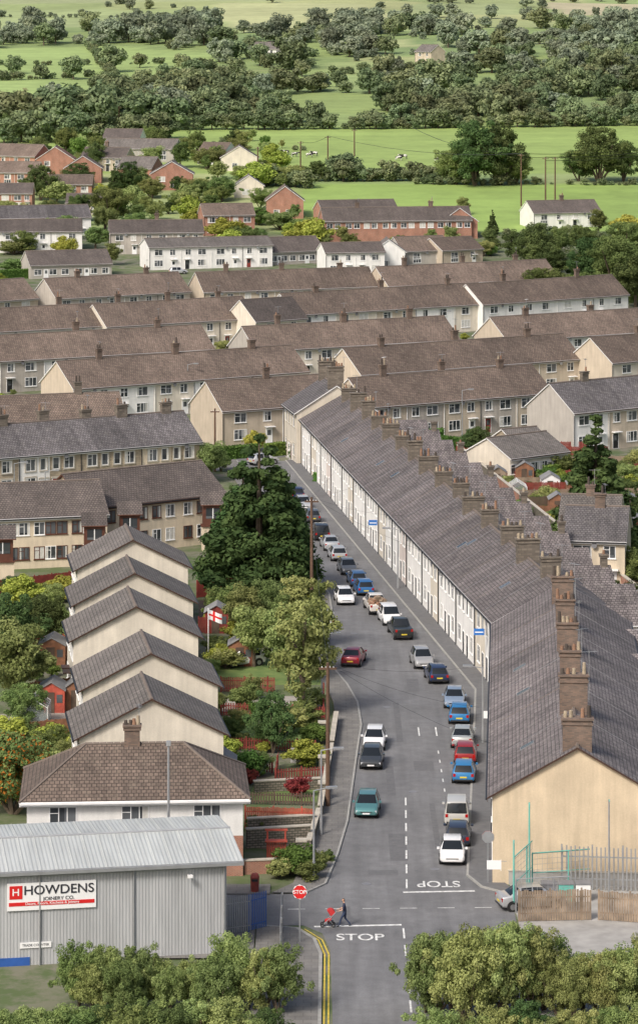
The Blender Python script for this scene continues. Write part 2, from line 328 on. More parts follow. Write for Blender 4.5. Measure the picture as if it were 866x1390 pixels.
    if wing:
        k=0
        while (k+1)*2*uw<=w+.01:
            xc=(k*2+1)*uw; a,b=xc-2.1,xc+2.1; y1=depth+wing; hh=h-1.1; rs=1.3
            W.box(a,depth-.1,-1,b,y1,hh,wall if k%3 else 'stone'); W.poly([(a,y1,hh),(xc,y1,hh+rs),(b,y1,hh)],wall)
            y0=depth-1.6
            R.slab([(a-.2,y0,hh-.05),(a-.2,y1+.15,hh-.05),(xc,y1+.15,hh+rs+.1),(xc,y0,hh+rs+.1)][::-1],.1,roof,vergemat)
            R.slab([(b+.2,y0,hh-.05),(b+.2,y1+.15,hh-.05),(xc,y1+.15,hh+rs+.1),(xc,y0,hh+rs+.1)],.1,roof,vergemat)
            N.T=RT(b,0,math.pi/2); window(N,depth+wing/2,h-2.6,1,1.1,frame); N.T=Matrix.Identity(4)
            if k%2: chimney(C,xc,y1-.5,hh+rs,.6,.6,1.0,1,chmat,False)
            k+=1
    W.obj('walls',E); R.obj('roof',E); N.obj('windows_and_doors',E); C.obj('chimneys',E)
    return E
def infoot(x,y,mg=1.5):
    for ax,ay,an,w,d in FOOT:
        dx,dy=x-ax,y-ay; lx=dx*math.cos(an)+dy*math.sin(an); ly=-dx*math.sin(an)+dy*math.cos(an)
        if -mg<lx<w+mg and -mg<ly<d+mg: return True
    return False
def sheet(name,pts,z,mat):
    q=[P(*p) for p in pts]
    b=MB(); b.poly([(p.x,p.y,z) for p in q],mat)
    return b.obj(name)
# ------------------------------------------------------------ ground
def inpoly(x,y,pl):
    c=False; n=len(pl)
    for i in range(n):
        x1,y1=pl[i]; x2,y2=pl[i-1]
        if (y1>y)!=(y2>y) and x<(x2-x1)*(y-y1)/(y2-y1)+x1: c=not c
    return c
def wp(l): return [(P(u,v).x,P(u,v).y) for u,v in l]
FIELDS=[(wp([(360,335),(960,335),(960,248),(420,248)]),(.24,.345,.085)),
 (wp([(-200,236),(1050,238),(1050,168),(-200,168)]),(.25,.34,.095)),
 (wp([(-300,138),(120,128),(215,120),(292,100),(285,72),(150,62),(-300,60)]),(.29,.385,.13)),
 (wp([(285,118),(470,118),(460,95),(300,97)]),(.27,.35,.12)),
 (wp([(335,44),(480,42),(540,24),(500,6),(300,4),(280,20)]),(.38,.40,.20)),
 (wp([(-200,34),(60,38),(240,34),(250,22),(150,12),(-200,12)]),(.30,.36,.16)),
 (wp([(760,20),(1000,22),(1000,4),(740,3)]),(.42,.38,.24)),
 (wp([(560,22),(700,20),(700,5),(560,6)]),(.3,.35,.16)),
 (wp([(-200,3),(400,2),(400,-12),(-200,-12)]),(.32,.36,.18)),
 (wp([(450,100),(600,100),(600,84),(450,84)]),(.29,.36,.14)),
 (wp([(600,62),(760,60),(770,48),(610,50)]),(.30,.35,.16)),(wp([(480,66),(570,64),(560,54),(490,54)]),(.33,.37,.17)),
 (wp([(640,96),(760,94),(755,84),(645,86)]),(.28,.35,.14)),(wp([(-60,170),(90,166),(90,158),(-60,162)]),(.25,.34,.11))]
WOODS=[(wp([(-300,182),(1100,174),(1100,104),(700,108),(600,114),(470,122),(300,124),(215,138),(120,148),(-300,160)]),.62),
 (wp([(600,112),(1100,104),(1100,70),(800,72),(600,76)]),.5),
 (wp([(-300,62),(150,62),(285,72),(300,95),(460,95),(480,78),(640,70),(1100,64),(1100,44),(560,42),(340,46),(240,36),(-300,38)]),.36)]
def fieldcol(x,y):
    for pl,c in FIELDS:
        if inpoly(x,y,pl): return c
    return None
def woodd(x,y):
    for pl,c in WOODS:
        if inpoly(x,y,pl): return c
    return 0
def cell(x,y):
    xs=x+25*math.sin(y/160); ys_=y+x*.18+14*math.sin(x/90); return xs,ys_
ys=list(np.arange(60,700,40))+list(np.arange(700,1700,6))+list(np.linspace(1710,6000,60)); nx=170
vs=[];cs=[];fs=[]
for y in ys:
    for i in range(nx+1):
        x=(i/nx*2-1)*(60+.34*y); vs.append((x,y,terr(x,y)))
        fc=fieldcol(x,y) if y>740 else None
        if y<=745: cs.append((.1,.15,.05,0.0))
        elif fc: cs.append((*fc,1.0))
        else:
            xs,ys_=cell(x,y); ix,iy=int((xs+2000)//85),int(ys_//75); k=((ix*7349+iy*9151)%17)/17
            if woodd(x,y): cs.append((.18+.06*k,.25+.06*k,.10,1))  # woodland floor tone, lightened to paint in some distance haze
            else: cs.append((.22+.13*k,.30+.07*k,.11+.06*k,1))
for j in range(len(ys)-1):
    for i in range(nx): a=j*(nx+1)+i; fs.append((a,a+1,a+nx+2,a+nx+1))
me=bpy.data.meshes.new('ground'); me.from_pydata(vs,[],fs); me.materials.append(MATS['ground_mat'])
ca=me.attributes.new('fcol','FLOAT_COLOR','POINT'); ca.data.foreach_set('color',np.array(cs,dtype=np.float32).ravel())
go=bpy.data.objects.new('ground',me); col.objects.link(go)
# ------------------------------------------------------------ roads
def front(Y): return (11.45+(Y-204.6)*.0601) if Y<264 else 15.0-(Y-264)*.1279
LK=[(-.9,202.2),(.5,204.5),(1.35,211.9),(2.1,220.6),(3.05,241.8),(3.5,250.7),(3.3,259),(2.5,266),(1.2,273.5),(.9,283),(1.3,300),(1.1,308),(-9.6,394),(-10.6,402)]
RKY=[206.5,220,240,252,258,264,270,280,300,330,360,394,402]
RK=[(12.2,202.2),(10.6,203.8)]+[(front(y)-1.75,y) for y in RKY]
b=MB(); b.poly([(x,y,.012) for x,y in LK+RK[::-1]],'asphalt'); b.obj('road')
b=MB(); b.poly([(x,y,.016) for x,y in ((-60,193),(-1,195.2),(.2,193.5),(.7,190),(.9,150),(12.5,150),(12.5,202.3),(-.9,202.3),(-60,201.5))],'asphalt'); b.obj('road')
def pave(name,edge,off,z=.12,kerb=.16,mat='pavement_mat'):
    b=MB(); k=MB(); inner=[(x+o,y) for (x,y),o in zip(edge,off)]
    sg=1 if inner[0][0]>edge[0][0] else -1
    for i in range(len(edge)-1):
        a,c=edge[i],edge[i+1]; ai,ci=inner[i],inner[i+1]
        b.poly([(a[0]+sg*kerb,a[1],z),(c[0]+sg*kerb,c[1],z),(ci[0],ci[1],z),(ai[0],ai[1],z)],mat)
        k.poly([(a[0],a[1],z+.004),(c[0],c[1],z+.004),(c[0]+sg*kerb,c[1],z+.004),(a[0]+sg*kerb,a[1],z+.004)],'kerb_mat')
        k.poly([(a[0],a[1],-.1),(c[0],c[1],-.1),(c[0],c[1],z+.004),(a[0],a[1],z+.004)],'kerb_mat')
        b.poly([(ai[0],ai[1],-.1),(ci[0],ci[1],-.1),(ci[0],ci[1],z),(ai[0],ai[1],z)],mat)
    E=empty(name,(0,0,0)); b.obj('paving',E); k.obj('kerb',E)
pave('pavement',LK,[-2.2]*4+[-2.1]*3+[-2.0]*7)
pave('pavement',RK,[2.5,1.9]+[1.8]*13,mat='asphalt_patch')
def box_ground(name,x0,y0,x1,y1,z0,z1,mat):
    b=MB(); b.box(x0,y0,z0,x1,y1,z1,mat); return b.obj(name)
box_ground('pavement',-60,202.0,-3.2,204.2,-.1,.118,'pavement_mat')
b=MB(); b.poly([(x,y,.13) for x,y in ((-60,188),(-4,188),(-4,194.6),(-60,193.0))],'pavement_mat'); b.poly([(x,y,.13) for x,y in ((-4.0,170),(-.1,170),(.0,189),(-.4,192),(-1.5,194.3),(-3.9,194.9))],'pavement_mat'); b.poly([(-60,193.0,-.1),(-4,194.6,-.1),(-4,194.6,.13),(-60,193,.13)],'kerb_mat')
kp=[(-3.9,194.9),(-1.5,194.3),(-.4,192),(0,189),(-.1,170)]
for i in range(4):
    a,c=kp[i],kp[i+1]; b.poly([(a[0],a[1],.134),(c[0],c[1],.134),(c[0]+.2,c[1]+.12,.134),(a[0]+.2,a[1]+.12,.134)],'kerb_mat'); b.poly([(a[0]+.2,a[1]+.12,-.1),(c[0]+.2,c[1]+.12,-.1),(c[0]+.2,c[1]+.12,.134),(a[0]+.2,a[1]+.12,.134)],'kerb_mat')
b.obj('pavement')
box_ground('concrete_yard',12.6,150,60,204.3,-.1,.05,'concrete')
Lm=MB()
def dash(m,p,q,w,z=.026,mat='line_white'):
    p=Vector((*p,0));q=Vector((*q,0)); d=(q-p).normalized(); n=Vector((-d.y,d.x,0))*w/2
    m.poly([(p.x-n.x,p.y-n.y,z),(q.x-n.x,q.y-n.y,z),(q.x+n.x,q.y+n.y,z),(p.x+n.x,p.y+n.y,z)],mat)
y=203.5
while y<226: dash(Lm,(5.75+(y-203)*.025,y),(5.75+(y+2.2-203)*.025,y+2.2),.12); y+=3.6
dash(Lm,(5.5,202.6),(10.2,202.9),.3); dash(Lm,(-.3,194.9),(5.2,195.3),.3)
x=-2.
while x<12: dash(Lm,(x,198.8+x*.03),(x+1.1,198.8+(x+1)*.03),.1); x+=2.4
y=178
while y<194: dash(Lm,(5.3,y),(5.3,y+2.2),.12); y+=3.6
for yy in (229,232,235,238,241): dash(Lm,(9.3,yy),(9.3,yy+1),.1)
for i,xx in enumerate((8.0,9.4)): dash(Lm,(xx,247),(xx,250),.12)
for o in (.35,.6):
    for i in range(1,4): a,c=kp[i],kp[i+1]; dash(Lm,(a[0]+o,a[1]+.1),(c[0]+o,c[1]+.1),.1,.027,'line_yellow')
Lm.obj('road_markings')
def text(name,s,loc,rot,size,mat,sx=1,sy=1,parent=None):
    c=bpy.data.curves.new(name,'FONT'); c.body=s; c.size=size; c.align_x='CENTER'; c.align_y='CENTER'; c.materials.append(MATS[mat]); c.offset=size*.012
    o=bpy.data.objects.new(name,c); o.location=loc; o.rotation_euler=rot; o.scale=(sx,sy,1); col.objects.link(o)
    if parent: o.parent=parent
    return o
text('stop_road_marking','STOP',(7.9,204.6,.027),(0,0,math.pi),1.2,'line_white',1.0,1.7)
text('stop_road_marking','STOP',(2.55,192.6,.027),(0,0,0),1.2,'line_white',1.05,1.6)
for (u,v,w,l) in ((540,1150,1.2,7),(530,1060,.6,9),(575,1040,1.5,3),(500,900,1.1,6),(540,980,.5,14),(520,1185,2,1.2),(560,930,1,5),(590,1120,.4,12),(470,1240,.5,3)):
    p=P(u,v); b=MB(); b.poly([(p.x-w/2,p.y-l/2,.0205),(p.x+w/2,p.y-l/2,.0205),(p.x+w/2,p.y+l/2,.0205),(p.x-w/2,p.y+l/2,.0205)],'asphalt_patch'); b.obj('road_patch')
for u,v in ((560,1075),(525,960),(497,1200),(590,1180),(480,860)):
    p=P(u,v); b=MB(); b.tube((p.x,p.y,.0),(p.x,p.y,.024),.33,.33,'lead',14); b.obj('manhole_cover')
b=MB(); b.poly([(x,y,.014) for x,y in ((-40,362),(-12,394),(-6,404),(20,428),(19,434),(-8,414),(-17,404),(-46,368))],'asphalt'); b.obj('road')
# ------------------------------------------------------------ main terraces
TW=['white','white','cream_pale','white','white','pink','white','white','white','cream_pale','white','white']
td=('black_door','black_door','brown_wood','black_door','sign_blue','upvc','maroon')
building('terraced_house_row',(15.05,264.8,0),(11.45,204.6,0),11.2,5.85,3.2,wall='cream',roof='slate',units=12,style='terrace',chpos=[.982,.80,.62,.45,.29,.13],chmat='chim_brick',chw=.8,chd=1.75,chh=1.95,pots=5,walls_u=TW[::-1],gablewall='yellow_cream',vergemat='gutter_brown',verge=.25,wing=4.5,doors=td,gutter='gutter_black',skylights=3,joints=2,chy=(0,))
building('terraced_house_row',(-2.2,398.5,0),(15.0,263.6,0),10.8,5.9,3.0,wall='cream',roof='slate',units=28,style='terrace',chims=15,chmat='chim_stone',chw=.8,chd=1.8,chh=1.6,pots=5,walls_u=TW,wing=4.5,doors=td,gutter='gutter_black',vergemat='upvc',joints=1,skylights=6)
building('stone_house',(-4.6,409,0),(-2.9,399,0),10.5,6.6,3.3,wall='cream_pale',roof='slate_dark',units=2,style='terrace',chpos=[.1,.95],chmat='chim_stone',chw=1,chd=2.4,chh=2.2,pots=6,trim='stone_trim',gutter='gutter_black')
# ------------------------------------------------------------ left stepped gables
for (ub,vb,un,vn) in ((98,966,118,1004),(104,905,118,938),(92,842,110,870),(95,797,110,822),(98,752,112,775)):
    a=P(ub,vb,5.6); c=a+Vector((.14,-.99,0))*8.6
    building('gabled_house',a,c,10.4,5.6,2.6,wall='cream_pale',roof='tile_grey',units=2,style='semi',over=.4,verge=.3,vergemat='gutter_brown',gutter='gutter_black',pipes=False,gr=((8.6,3.2,.8,1.0),) if vb>900 else ())
building('hipped_house',P(37,1196-2),P(330,1189),8.6,5.4,2.45,wall='white',roof='tile_brown',units=3,style='hipfront',hip=(1,1),lower=('red_brick',2.7),chpos=[.5],chmat='chim_brick',chh=1.2,pots=4,chw=1.1,chd=.7,over=.5,gutter='upvc',vergemat='upvc')
def row(name,l,r,h=5.0,depth=9.5,rise=3.3,**k):
    return building(name,P(l[0],l[1],h),P(r[0],r[1],h),depth,h,rise,**k)
row('apartment_block',(-60,706),(146,697),5.4,9.5,2.8,wall='cream',roof='tile_dark',units=4,style='flats',frame='brown_wood',gutter='gutter_black')
row('apartment_block',(120,689),(303,669),5.4,9.5,2.9,wall='cream',roof='tile_dark',units=3,style='flats',frame='brown_wood',gutter='gutter_black',verge=.4,vergemat='brown_wood')
def bay(u,v,w,h):
    p=P(u,v,5.2); b=MB(); b.box(-w/2,-1.1,0,w/2,.2,2.6,'cream'); b.box(-w/2+.1,-1.16,2.75,w/2-.1,.2,5.0,'brown_wood'); b.box(-w/2-.1,-1.3,2.6,w/2+.1,.2,2.75,'brown_wood')
    b.box(-w/2+.4,-1.2,3.5,w/2-.4,-1.15,4.6,'glass'); b.box(-.05,-1.23,3.5,.05,-1.19,4.6,'upvc'); b.slab([(-w/2-.2,-1.5,5.0),(w/2+.2,-1.5,5.0),(w/2+.2,.6,6.1),(-w/2-.2,.6,6.1)],.1,'tile_dark','brown_wood')
    b.obj('bay_window',None,loc=(p.x,p.y,0),rot=.12)
for q in ((4,726),(128,708),(176,693),(288,680)): bay(q[0],q[1],2.3,5)
row('stone_terrace_row',(-60,625),(272,598),5.2,9.0,3.1,wall='stone',roof='slate_dark',units=8,style='terrace',chims=6,chmat='chim_stone',chw=1.4,chd=.7,chh=1.3,pots=3,trim='stone_trim',gutter='gutter_black',walls_u=['stone','stone','white','stone','stone','stone','cream','stone'])
row('house_row',(-60,582),(172,573),wall='beige',units=4,chims=2,chmat='chim_stone')
E_=dict(chw=.9,chd=.6)
row('house_row',(302,557),(462,546),4.9,wall='beige',units=2,chims=1,**E_)
row('house_row',(100,527),(418,503),5,wall='white',units=6,chims=3,walls_u=['white','white','cream_pale'],gablewall='beige',**E_)
row('house_row',(-60,493),(290,473),5,wall='white',units=6,chims=3,walls_u=['white','pebbledash','white'],**E_)
row('house_row',(348,476),(622,460),5,wall='white',units=5,chims=3,walls_u=['white','cream_pale','white','pebbledash'],gablewall='grey_render',**E_)
row('house_row',(490,508),(788,486),5,wall='beige',units=5,chims=3,**E_)
row('house_row',(500,552),(748,532),5,wall='beige',units=5,chims=3,walls_u=['beige','pebbledash'],**E_)
row('house_row',(778,560),(960,542),5.4,9.5,3.3,wall='white',roof='slate_dark',units=4,chims=2,chmat='chim_stone',gablewall='grey_render',walls_u=['white','beige'],chw=1.2)
row('house_row',(688,462),(960,444),5,wall='white',units=5,chims=3,gablewall='beige',**E_)
row('house_row',(830,492),(960,480),5,wall='cream_pale',units=2,chims=1,gablewall='beige',**E_)
row('house_row',(400,427),(668,411),5,wall='white',units=5,chims=3,walls_u=['white','cream_pale','beige'],**E_)
row('house_row',(655,413),(852,399),5,wall='white',units=4,chims=2,**E_)
row('house_row',(145,443),(347,431),5,wall='cream_pale',units=4,chims=3,**E_)
row('house_row',(-60,453),(152,441),5,wall='white',units=4,chims=2,**E_)
row('house_row',(347,436),(416,431),5,9,3.3,wall='cream_pale',roof='tile_dark',units=1,**E_)
row('house_row',(77,405),(258,395),5,wall='pebbledash',units=4,chims=2,**E_)
row('house_row',(-60,412),(52,404),5,wall='beige',units=2,chims=1,**E_)
row('house_row',(277,396),(512,386),5,wall='beige',units=5,chims=3,gablewall='beige',**E_)
row('house_row',(527,388),(757,373),5,wall='beige',units=5,chims=3,gablewall='beige',**E_)
# upper band
row('house',(203,336),(370,331),5,9,1.6,wall='white',roof='tile_grey',units=4)
row('house',(-40,297),(124,291),5,9,2.6,wall='white',roof='slate_dark',units=3)
row('house',(-60,315),(112,312),5,9,2.4,wall='white',roof='tile_dark',units=4)
row('house',(150,316),(276,314),5,9,2.5,wall='pebbledash',roof='tile_dark',units=3,chims=1)
row('house',(42,360),(152,356),3,9,2.6,wall='grey_render',roof='tile_dark',units=2,style='bung')
row('brick_house',(277,292),(346,290),5,8,2.4,wall='red_brick',roof='tile_brown',units=2)
row('house',(365,342),(440,338),3,9,2.8,wall='grey_render',roof='tile_dark',units=2,style='bung')
row('house',(442,343),(522,341),5,8,1.8,wall='white',roof='tile_dark',units=2)
row('house',(546,341),(612,338),3.5,9,2.8,wall='grey_render',roof='tile_brown',units=1)
row('house',(600,340),(655,336),3.5,9,2.4,wall='beige',roof='tile_brown',units=1)
row('brick_house',(440,300),(640,296),5,9,2.8,wall='red_brick',roof='tile_dark',units=4,style='upper',chims=2)
row('brick_house',(438,286),(540,282),4.5,8,2.2,wall='red_brick',roof='tile_dark',units=2)
row('house',(724,289),(815,285),4,9,2.6,wall='white',roof='tile_dark',units=2,chims=1)
def gfront(name,ul,vl,ur,h,depth,rise,**k):
    a=P(ul,vl,h); c=P(ur,vl,h); w=(c-a).length
    q=Vector((a.x-.3,a.y+depth,a.z)); return building(name,q,a,w,h,rise,**k)
gfront('brick_house',362,272,412,4.6,11,3.4,wall='red_brick',roof='tile_brown',units=2,gr=((2.5,1,1.4,1.2),(5.5,1,1.4,1.2)),style='none')
gfront('brick_house',600,300,648,4.2,9,3,wall='red_brick',roof='tile_dark',units=1,style='none',gr=((3,1,1.4,1.2),))
gfront('brick_house',50,216,100,4.4,11,3.4,wall='red_brick',roof='tile_red',units=1,style='none',gr=((3,2.6,1.5,1.2),(3,.8,1.5,1.2)),vergemat='upvc')
gfront('brick_house',88,228,138,4.2,10,3.2,wall='red_brick',roof='tile_brown',units=1,style='none',gr=((3,.9,1.6,1.2),))
gfront('brick_house',205,236,262,4.4,11,3.2,wall='red_brick',roof='tile_grey',units=1,style='none',gr=((3,2.4,1.6,1.2),(6,.8,1.5,1.2)))
gfront('house',300,214,350,3.8,12,3.2,wall='cream_pale',roof='tile_brown',units=1,style='none',gr=((4,1,1.6,1.2),))
gfront('house',318,252,358,3.2,9,2.6,wall='cream_pale',roof='tile_grey',units=1,style='none',gr=((3,1,1.6,1.2),))
gfront('house',505,342,550,4.2,9,2.6,wall='white',roof='tile_grey',units=1,style='none',gr=((3,1,1.6,1.2),))
row('house',(268,206),(304,208),3.5,8,2.8,wall='white',roof='tile_brown',units=1)
row('brick_house',(160,226),(206,228),4.2,8,2.8,wall='red_brick',roof='tile_grey',units=1)
row('brick_house',(-20,207),(48,212),4.5,8,3,wall='red_brick',roof='tile_brown',units=2)
row('brick_house',(-40,232),(50,234),4.2,8,2.6,wall='red_brick',roof='tile_brown',units=3)
row('brick_house',(-40,262),(44,262),4.5,8,2.2,wall='red_brick',roof='tile_dark',units=3)
row('brick_house',(60,250),(125,250),3.6,8,2.2,wall='red_brick',roof='tile_brown',units=2)
row('house',(140,199),(236,202),4,8,2.6,wall='grey_render',roof='tile_grey',units=2)
row('house',(110,212),(170,214),4,8,2.6,wall='beige',roof='tile_dark',units=2,chims=1)
row('house',(140,186),(190,187),4,8,2.4,wall='white',roof='tile_dark',units=1)
row('house',(90,275),(140,275),3,8,2,wall='beige',roof='tile_dark',units=1)
row('farmhouse',(343,66),(384,66),5,7,2.6,wall='white',roof='tile_grey',units=2)
row('farmhouse',(563,68),(585,70),5,7,2.6,wall='beige',roof='tile_grey',units=1)
# right buildings
def wbuild(name,x0,y0,x1,y1,depth,h,rise,**k): return building(name,(x0,y0,0),(x1,y1,0),depth,h,rise,**k)
row('bungalow',(692,622),(770,612),2.9,8,2.0,wall='cream_pale',roof='tile_grey',units=2,style='bung')
row('outbuilding',(700,604),(745,600),2.6,6,1.6,wall='stone',roof='tile_grey',units=1,style='none')
wbuild('rear_house',24.5,310,30.5,309,9,5.2,2.6,wall='cream',roof='slate_dark',units=1,style='semi',chims=1,gutter='gutter_black')
wbuild('rear_house',25,322,31,321,8,4.8,2.4,wall='cream',roof='tile_grey',units=1,chims=1)
wbuild('garage_row',27.5,262,33,290,6,2.5,1.1,wall='red_brick',roof='roof_felt',units=4,style='none')
wbuild('garage_row',27,236,31,258,6,2.5,.8,wall='cream_pale',roof='roof_felt',units=3,style='none')
# ------------------------------------------------------------ warehouse
E=empty('warehouse',(-5.64-13.6*2,189.1-2.4*2,0),math.atan2(2.4,13.6)); W=math.hypot(27.2,4.8); FOOT.append((-5.64-27.2,184.3,math.atan2(2.4,13.6),W,13))
b=MB(); hz=5.75; D2=5.3; RS=.5
b.poly([(0,0,-1),(W,0,-1),(W,0,hz),(0,0,hz)],'clad_wall'); b.poly([(W,0,-1),(W,2*D2,-1),(W,2*D2,hz),(W,D2,hz+RS),(W,0,hz)],'clad_wall'); b.poly([(0,2*D2,-1),(0,2*D2,hz),(W,2*D2,hz),(W,2*D2,-1)],'clad_wall'); b.poly([(0,0,-1),(0,0,hz),(0,D2,hz+RS),(0,2*D2,hz),(0,2*D2,-1)],'clad_wall'); b.obj('walls',E)
b=MB(); b.slab([(-.2,-.35,hz+.05),(W+1.0,-.35,hz+.05),(W+1.0,D2,hz+RS+.1),(-.2,D2,hz+RS+.1)],.12,'clad_roof','metal_grey'); b.slab([(W+1,2*D2+.1,hz+.05),(-.2,2*D2+.1,hz+.05),(-.2,D2,hz+RS+.1),(W+1,D2,hz+RS+.1)],.12,'clad_roof','metal_grey')
x=.3
while x<W+1:
    b.tube((x,-.3,hz+.07),(x,D2,hz+RS+.12),.03,.03,'clad_roof',4); b.tube((x,D2,hz+RS+.12),(x,2*D2,hz+.08),.03,.03,'clad_roof',4); x+=1.0
b.tube((-.2,D2,hz+RS+.11),(W+1,D2,hz+RS+.11),.09,.09,'metal_grey',6); b.box(-.2,-.5,hz-.2,W+1,-.36,hz+.0,'metal_grey'); b.obj('roof',E)
b=MB()
for x in (W-.15,W-5.7,W-11.4): b.tube((x,-.1,0),(x,-.1,hz-.1),.06,.06,'metal_grey',6)
b.tube((W-2.3,0,5),(W-2.3,-.4,5.05),.04,.04,'metal_grey',6); b.box(W-2.45,-.6,4.95,W-2.15,-.3,5.1,'upvc'); b.box(0,-.03,5.35,W,-.005,5.6,'metal_grey')
b.box(0,-.06,.0,W-12.0,-.01,.5,'blue_paint'); b.obj('downpipes_and_lamp',E)
b=MB(); b.box(-.02,-.1,0,5.35,-.03,1.65,'sign_white'); b.box(.08,-.12,.28,5.25,-.1,.5,'sign_red'); b.box(.12,-.12,.7,.9,-.1,1.5,'sign_red'); so=b.obj('shop_sign',E); so.location=(W-13.35,-.02,3.35)
for s_,xx,zz,sz,m in (('HOWDENS',3.1,1.18,.78,'sign_dark'),('JOINERY CO.',3.1,.66,.3,'sign_dark'),('H',.5,1.1,.6,'sign_white'),('Doors, Floors, Kitchens & Joinery',2.7,.4,.22,'sign_white')):
    q=text('lettering',s_,(xx,-.13,zz),(math.pi/2,0,0),sz,m,1.08,1); q.parent=so
b=MB(); b.box(0,-.06,0,1.9,-.02,.35,'sign_white'); s2=b.obj('trade_sign',E); s2.location=(W-12.6,-.02,1.05)
q=text('lettering','TRADE COUNTER',(.95,-.07,.17),(math.pi/2,0,0),.2,'sign_dark'); q.parent=s2
# ------------------------------------------------------------ fences, walls
def fence(name,p,q,h,mat,gap=.2,pw=.1,post=2.0):
    L=(q-p).length; an=math.atan2(q.y-p.y,q.x-p.x); b=MB(); x=0
    while x<L: b.box(x,-.015,.08,x+pw,.015,h*random.uniform(.97,1.02),mat); x+=gap
    b.box(0,.016,h*.25,L,.06,h*.25+.08,mat); b.box(0,.016,h*.75,L,.06,h*.75+.08,mat)
    x=0
    while x<=L+.01: b.box(x-.05,.0,0,x+.05,.1,h+.1,mat); x+=post
    return b.obj(name,None,loc=(p.x,p.y,0),rot=an)
def wall(name,p,q,h,mat,t=.3,cop='stone_trim',z0=-.3):
    L=(q-p).length; an=math.atan2(q.y-p.y,q.x-p.x); b=MB(); b.box(0,-t/2,z0,L,t/2,h,mat); b.box(-.05,-t/2-.05,h,L+.05,t/2+.05,h+.08,cop)
    return b.obj(name,None,loc=(p.x,p.y,0),rot=an)
V=lambda x,y: Vector((x,y,0))
for a,c,h,m,g in (((300,972),(440,978),1.1,'maroon',.2),((298,1048),(372,1050),1.2,'maroon',.2),((374,1064),(440,1060),1.1,'maroon',.2),((300,1018),(430,1022),1.0,'maroon',.2),
    ((335,1092),(425,1094),.9,'wood_dark',.2),((333,1124),(425,1126),1.5,'red_fence',.14),((300,940),(372,940),1.3,'maroon',.16),((290,905),(340,905),1.3,'maroon',.16),
    ((268,812),(332,806),1.7,'maroon',.11),((0,812),(98,800),1.8,'maroon',.11),((-20,900),(95,885),1.6,'red_fence',.11),((20,955),(100,945),1.6,'shed_wood',.11),((0,1010),(96,1000),1.5,'shed_wood',.11),
    ((270,860),(320,858),1.5,'maroon',.11),((40,920),(40,900),1.6,'maroon',.11),((375,1064),(378,1040),1.1,'maroon',.2),((440,975),(440,945),1.1,'maroon',.2)):
    fence('picket_fence' if g>.15 else 'wooden_fence',P(*a),P(*c),h,m,g)
wall('garden_wall',V(-5.0,213.5),V(-.6,214.5),1.3,'garden_stone'); wall('garden_wall',V(-5.0,217.5),V(-.3,218.5),1.0,'garden_stone')
wall('garden_wall',V(-.7,212.5),V(.0,221),.8,'garden_stone'); wall('garden_wall',V(.1,222),V(.95,241),.8,'garden_stone'); wall('garden_wall',V(1.0,242),V(1.4,252),.8,'garden_stone'); wall('garden_wall',V(-.95,285),V(-.75,300),.9,'garden_stone'); wall('garden_wall',V(-1,308),V(-9,372),1.0,'garden_stone')
wall('garden_wall',V(-5,207),V(-1.5,207.5),.9,'red_brick'); wall('garden_wall',V(-4.8,229),V(.2,230),.8,'garden_stone')
for y in (206.5,210.5,226.5,234.5,246):
    b=MB(); b.box(-.3,-.3,0,.3,.3,1.3,'garden_stone'); b.box(-.38,-.38,1.3,.38,.38,1.42,'stone_trim'); b.obj('gate_pier',None,loc=(-1.2 if y<212 else .3,y,0))
for pts,m in (([(335,1088),(430,1088),(432,1066),(345,1066)],'lawn'),([(300,1016),(425,1020),(430,985),(300,982)],'lawn'),([(335,1150),(425,1160),(428,1128),(335,1128)],'soil'),([(300,968),(430,970),(432,945),(300,945)],'paving_light'),([(110,1012),(300,1012),(300,1044),(110,1044)],'lawn'),([(290,930),(440,930),(430,895),(290,895)],'lawn'),([(0,880),(95,870),(95,830),(0,835)],'lawn'),([(0,1000),(95,990),(95,965),(0,970)],'paving_light'),([(270,840),(420,840),(415,815),(270,815)],'soil'),([(290,1062),(330,1062),(330,1090),(290,1090)],'paving_light')):
    sheet('lawn' if m=='lawn' else 'garden_ground',pts,.01+random.random()*.004,m)
b=MB()
for k in range(6): b.box(-2.2,238+k*.4,-.05,-.9,238.4+k*.4,.12+.1*k,'concrete')
b.obj('garden_steps')
def shed(u,v,w,d,h,m='shed_wood',rot=0,rm='roof_felt'):
    p=P(u,v); b=MB(); b.box(0,0,-.1,w,d,h,m); b.poly([(0,0,h),(w,0,h),(w/2,0,h+.6)],m); b.poly([(w,d,h),(0,d,h),(w/2,d,h+.6)],m)
    b.slab([(-.1,-.12,h-.05),(w/2,-.12,h+.66),(w/2,d+.12,h+.66),(-.1,d+.12,h-.05)][::-1],.05,rm,rm); b.slab([(w/2,-.12,h+.66),(w+.1,-.12,h-.05),(w+.1,d+.12,h-.05),(w/2,d+.12,h+.66)][::-1],.05,rm,rm)
    b.box(w*.3,-.04,0,w*.62,-.005,h*.9,'wood_dark'); b.box(w*.7,-.03,h*.45,w*.92,-.003,h*.8,'glass'); b.obj('garden_shed',None,loc=(p.x,p.y,0),rot=rot)
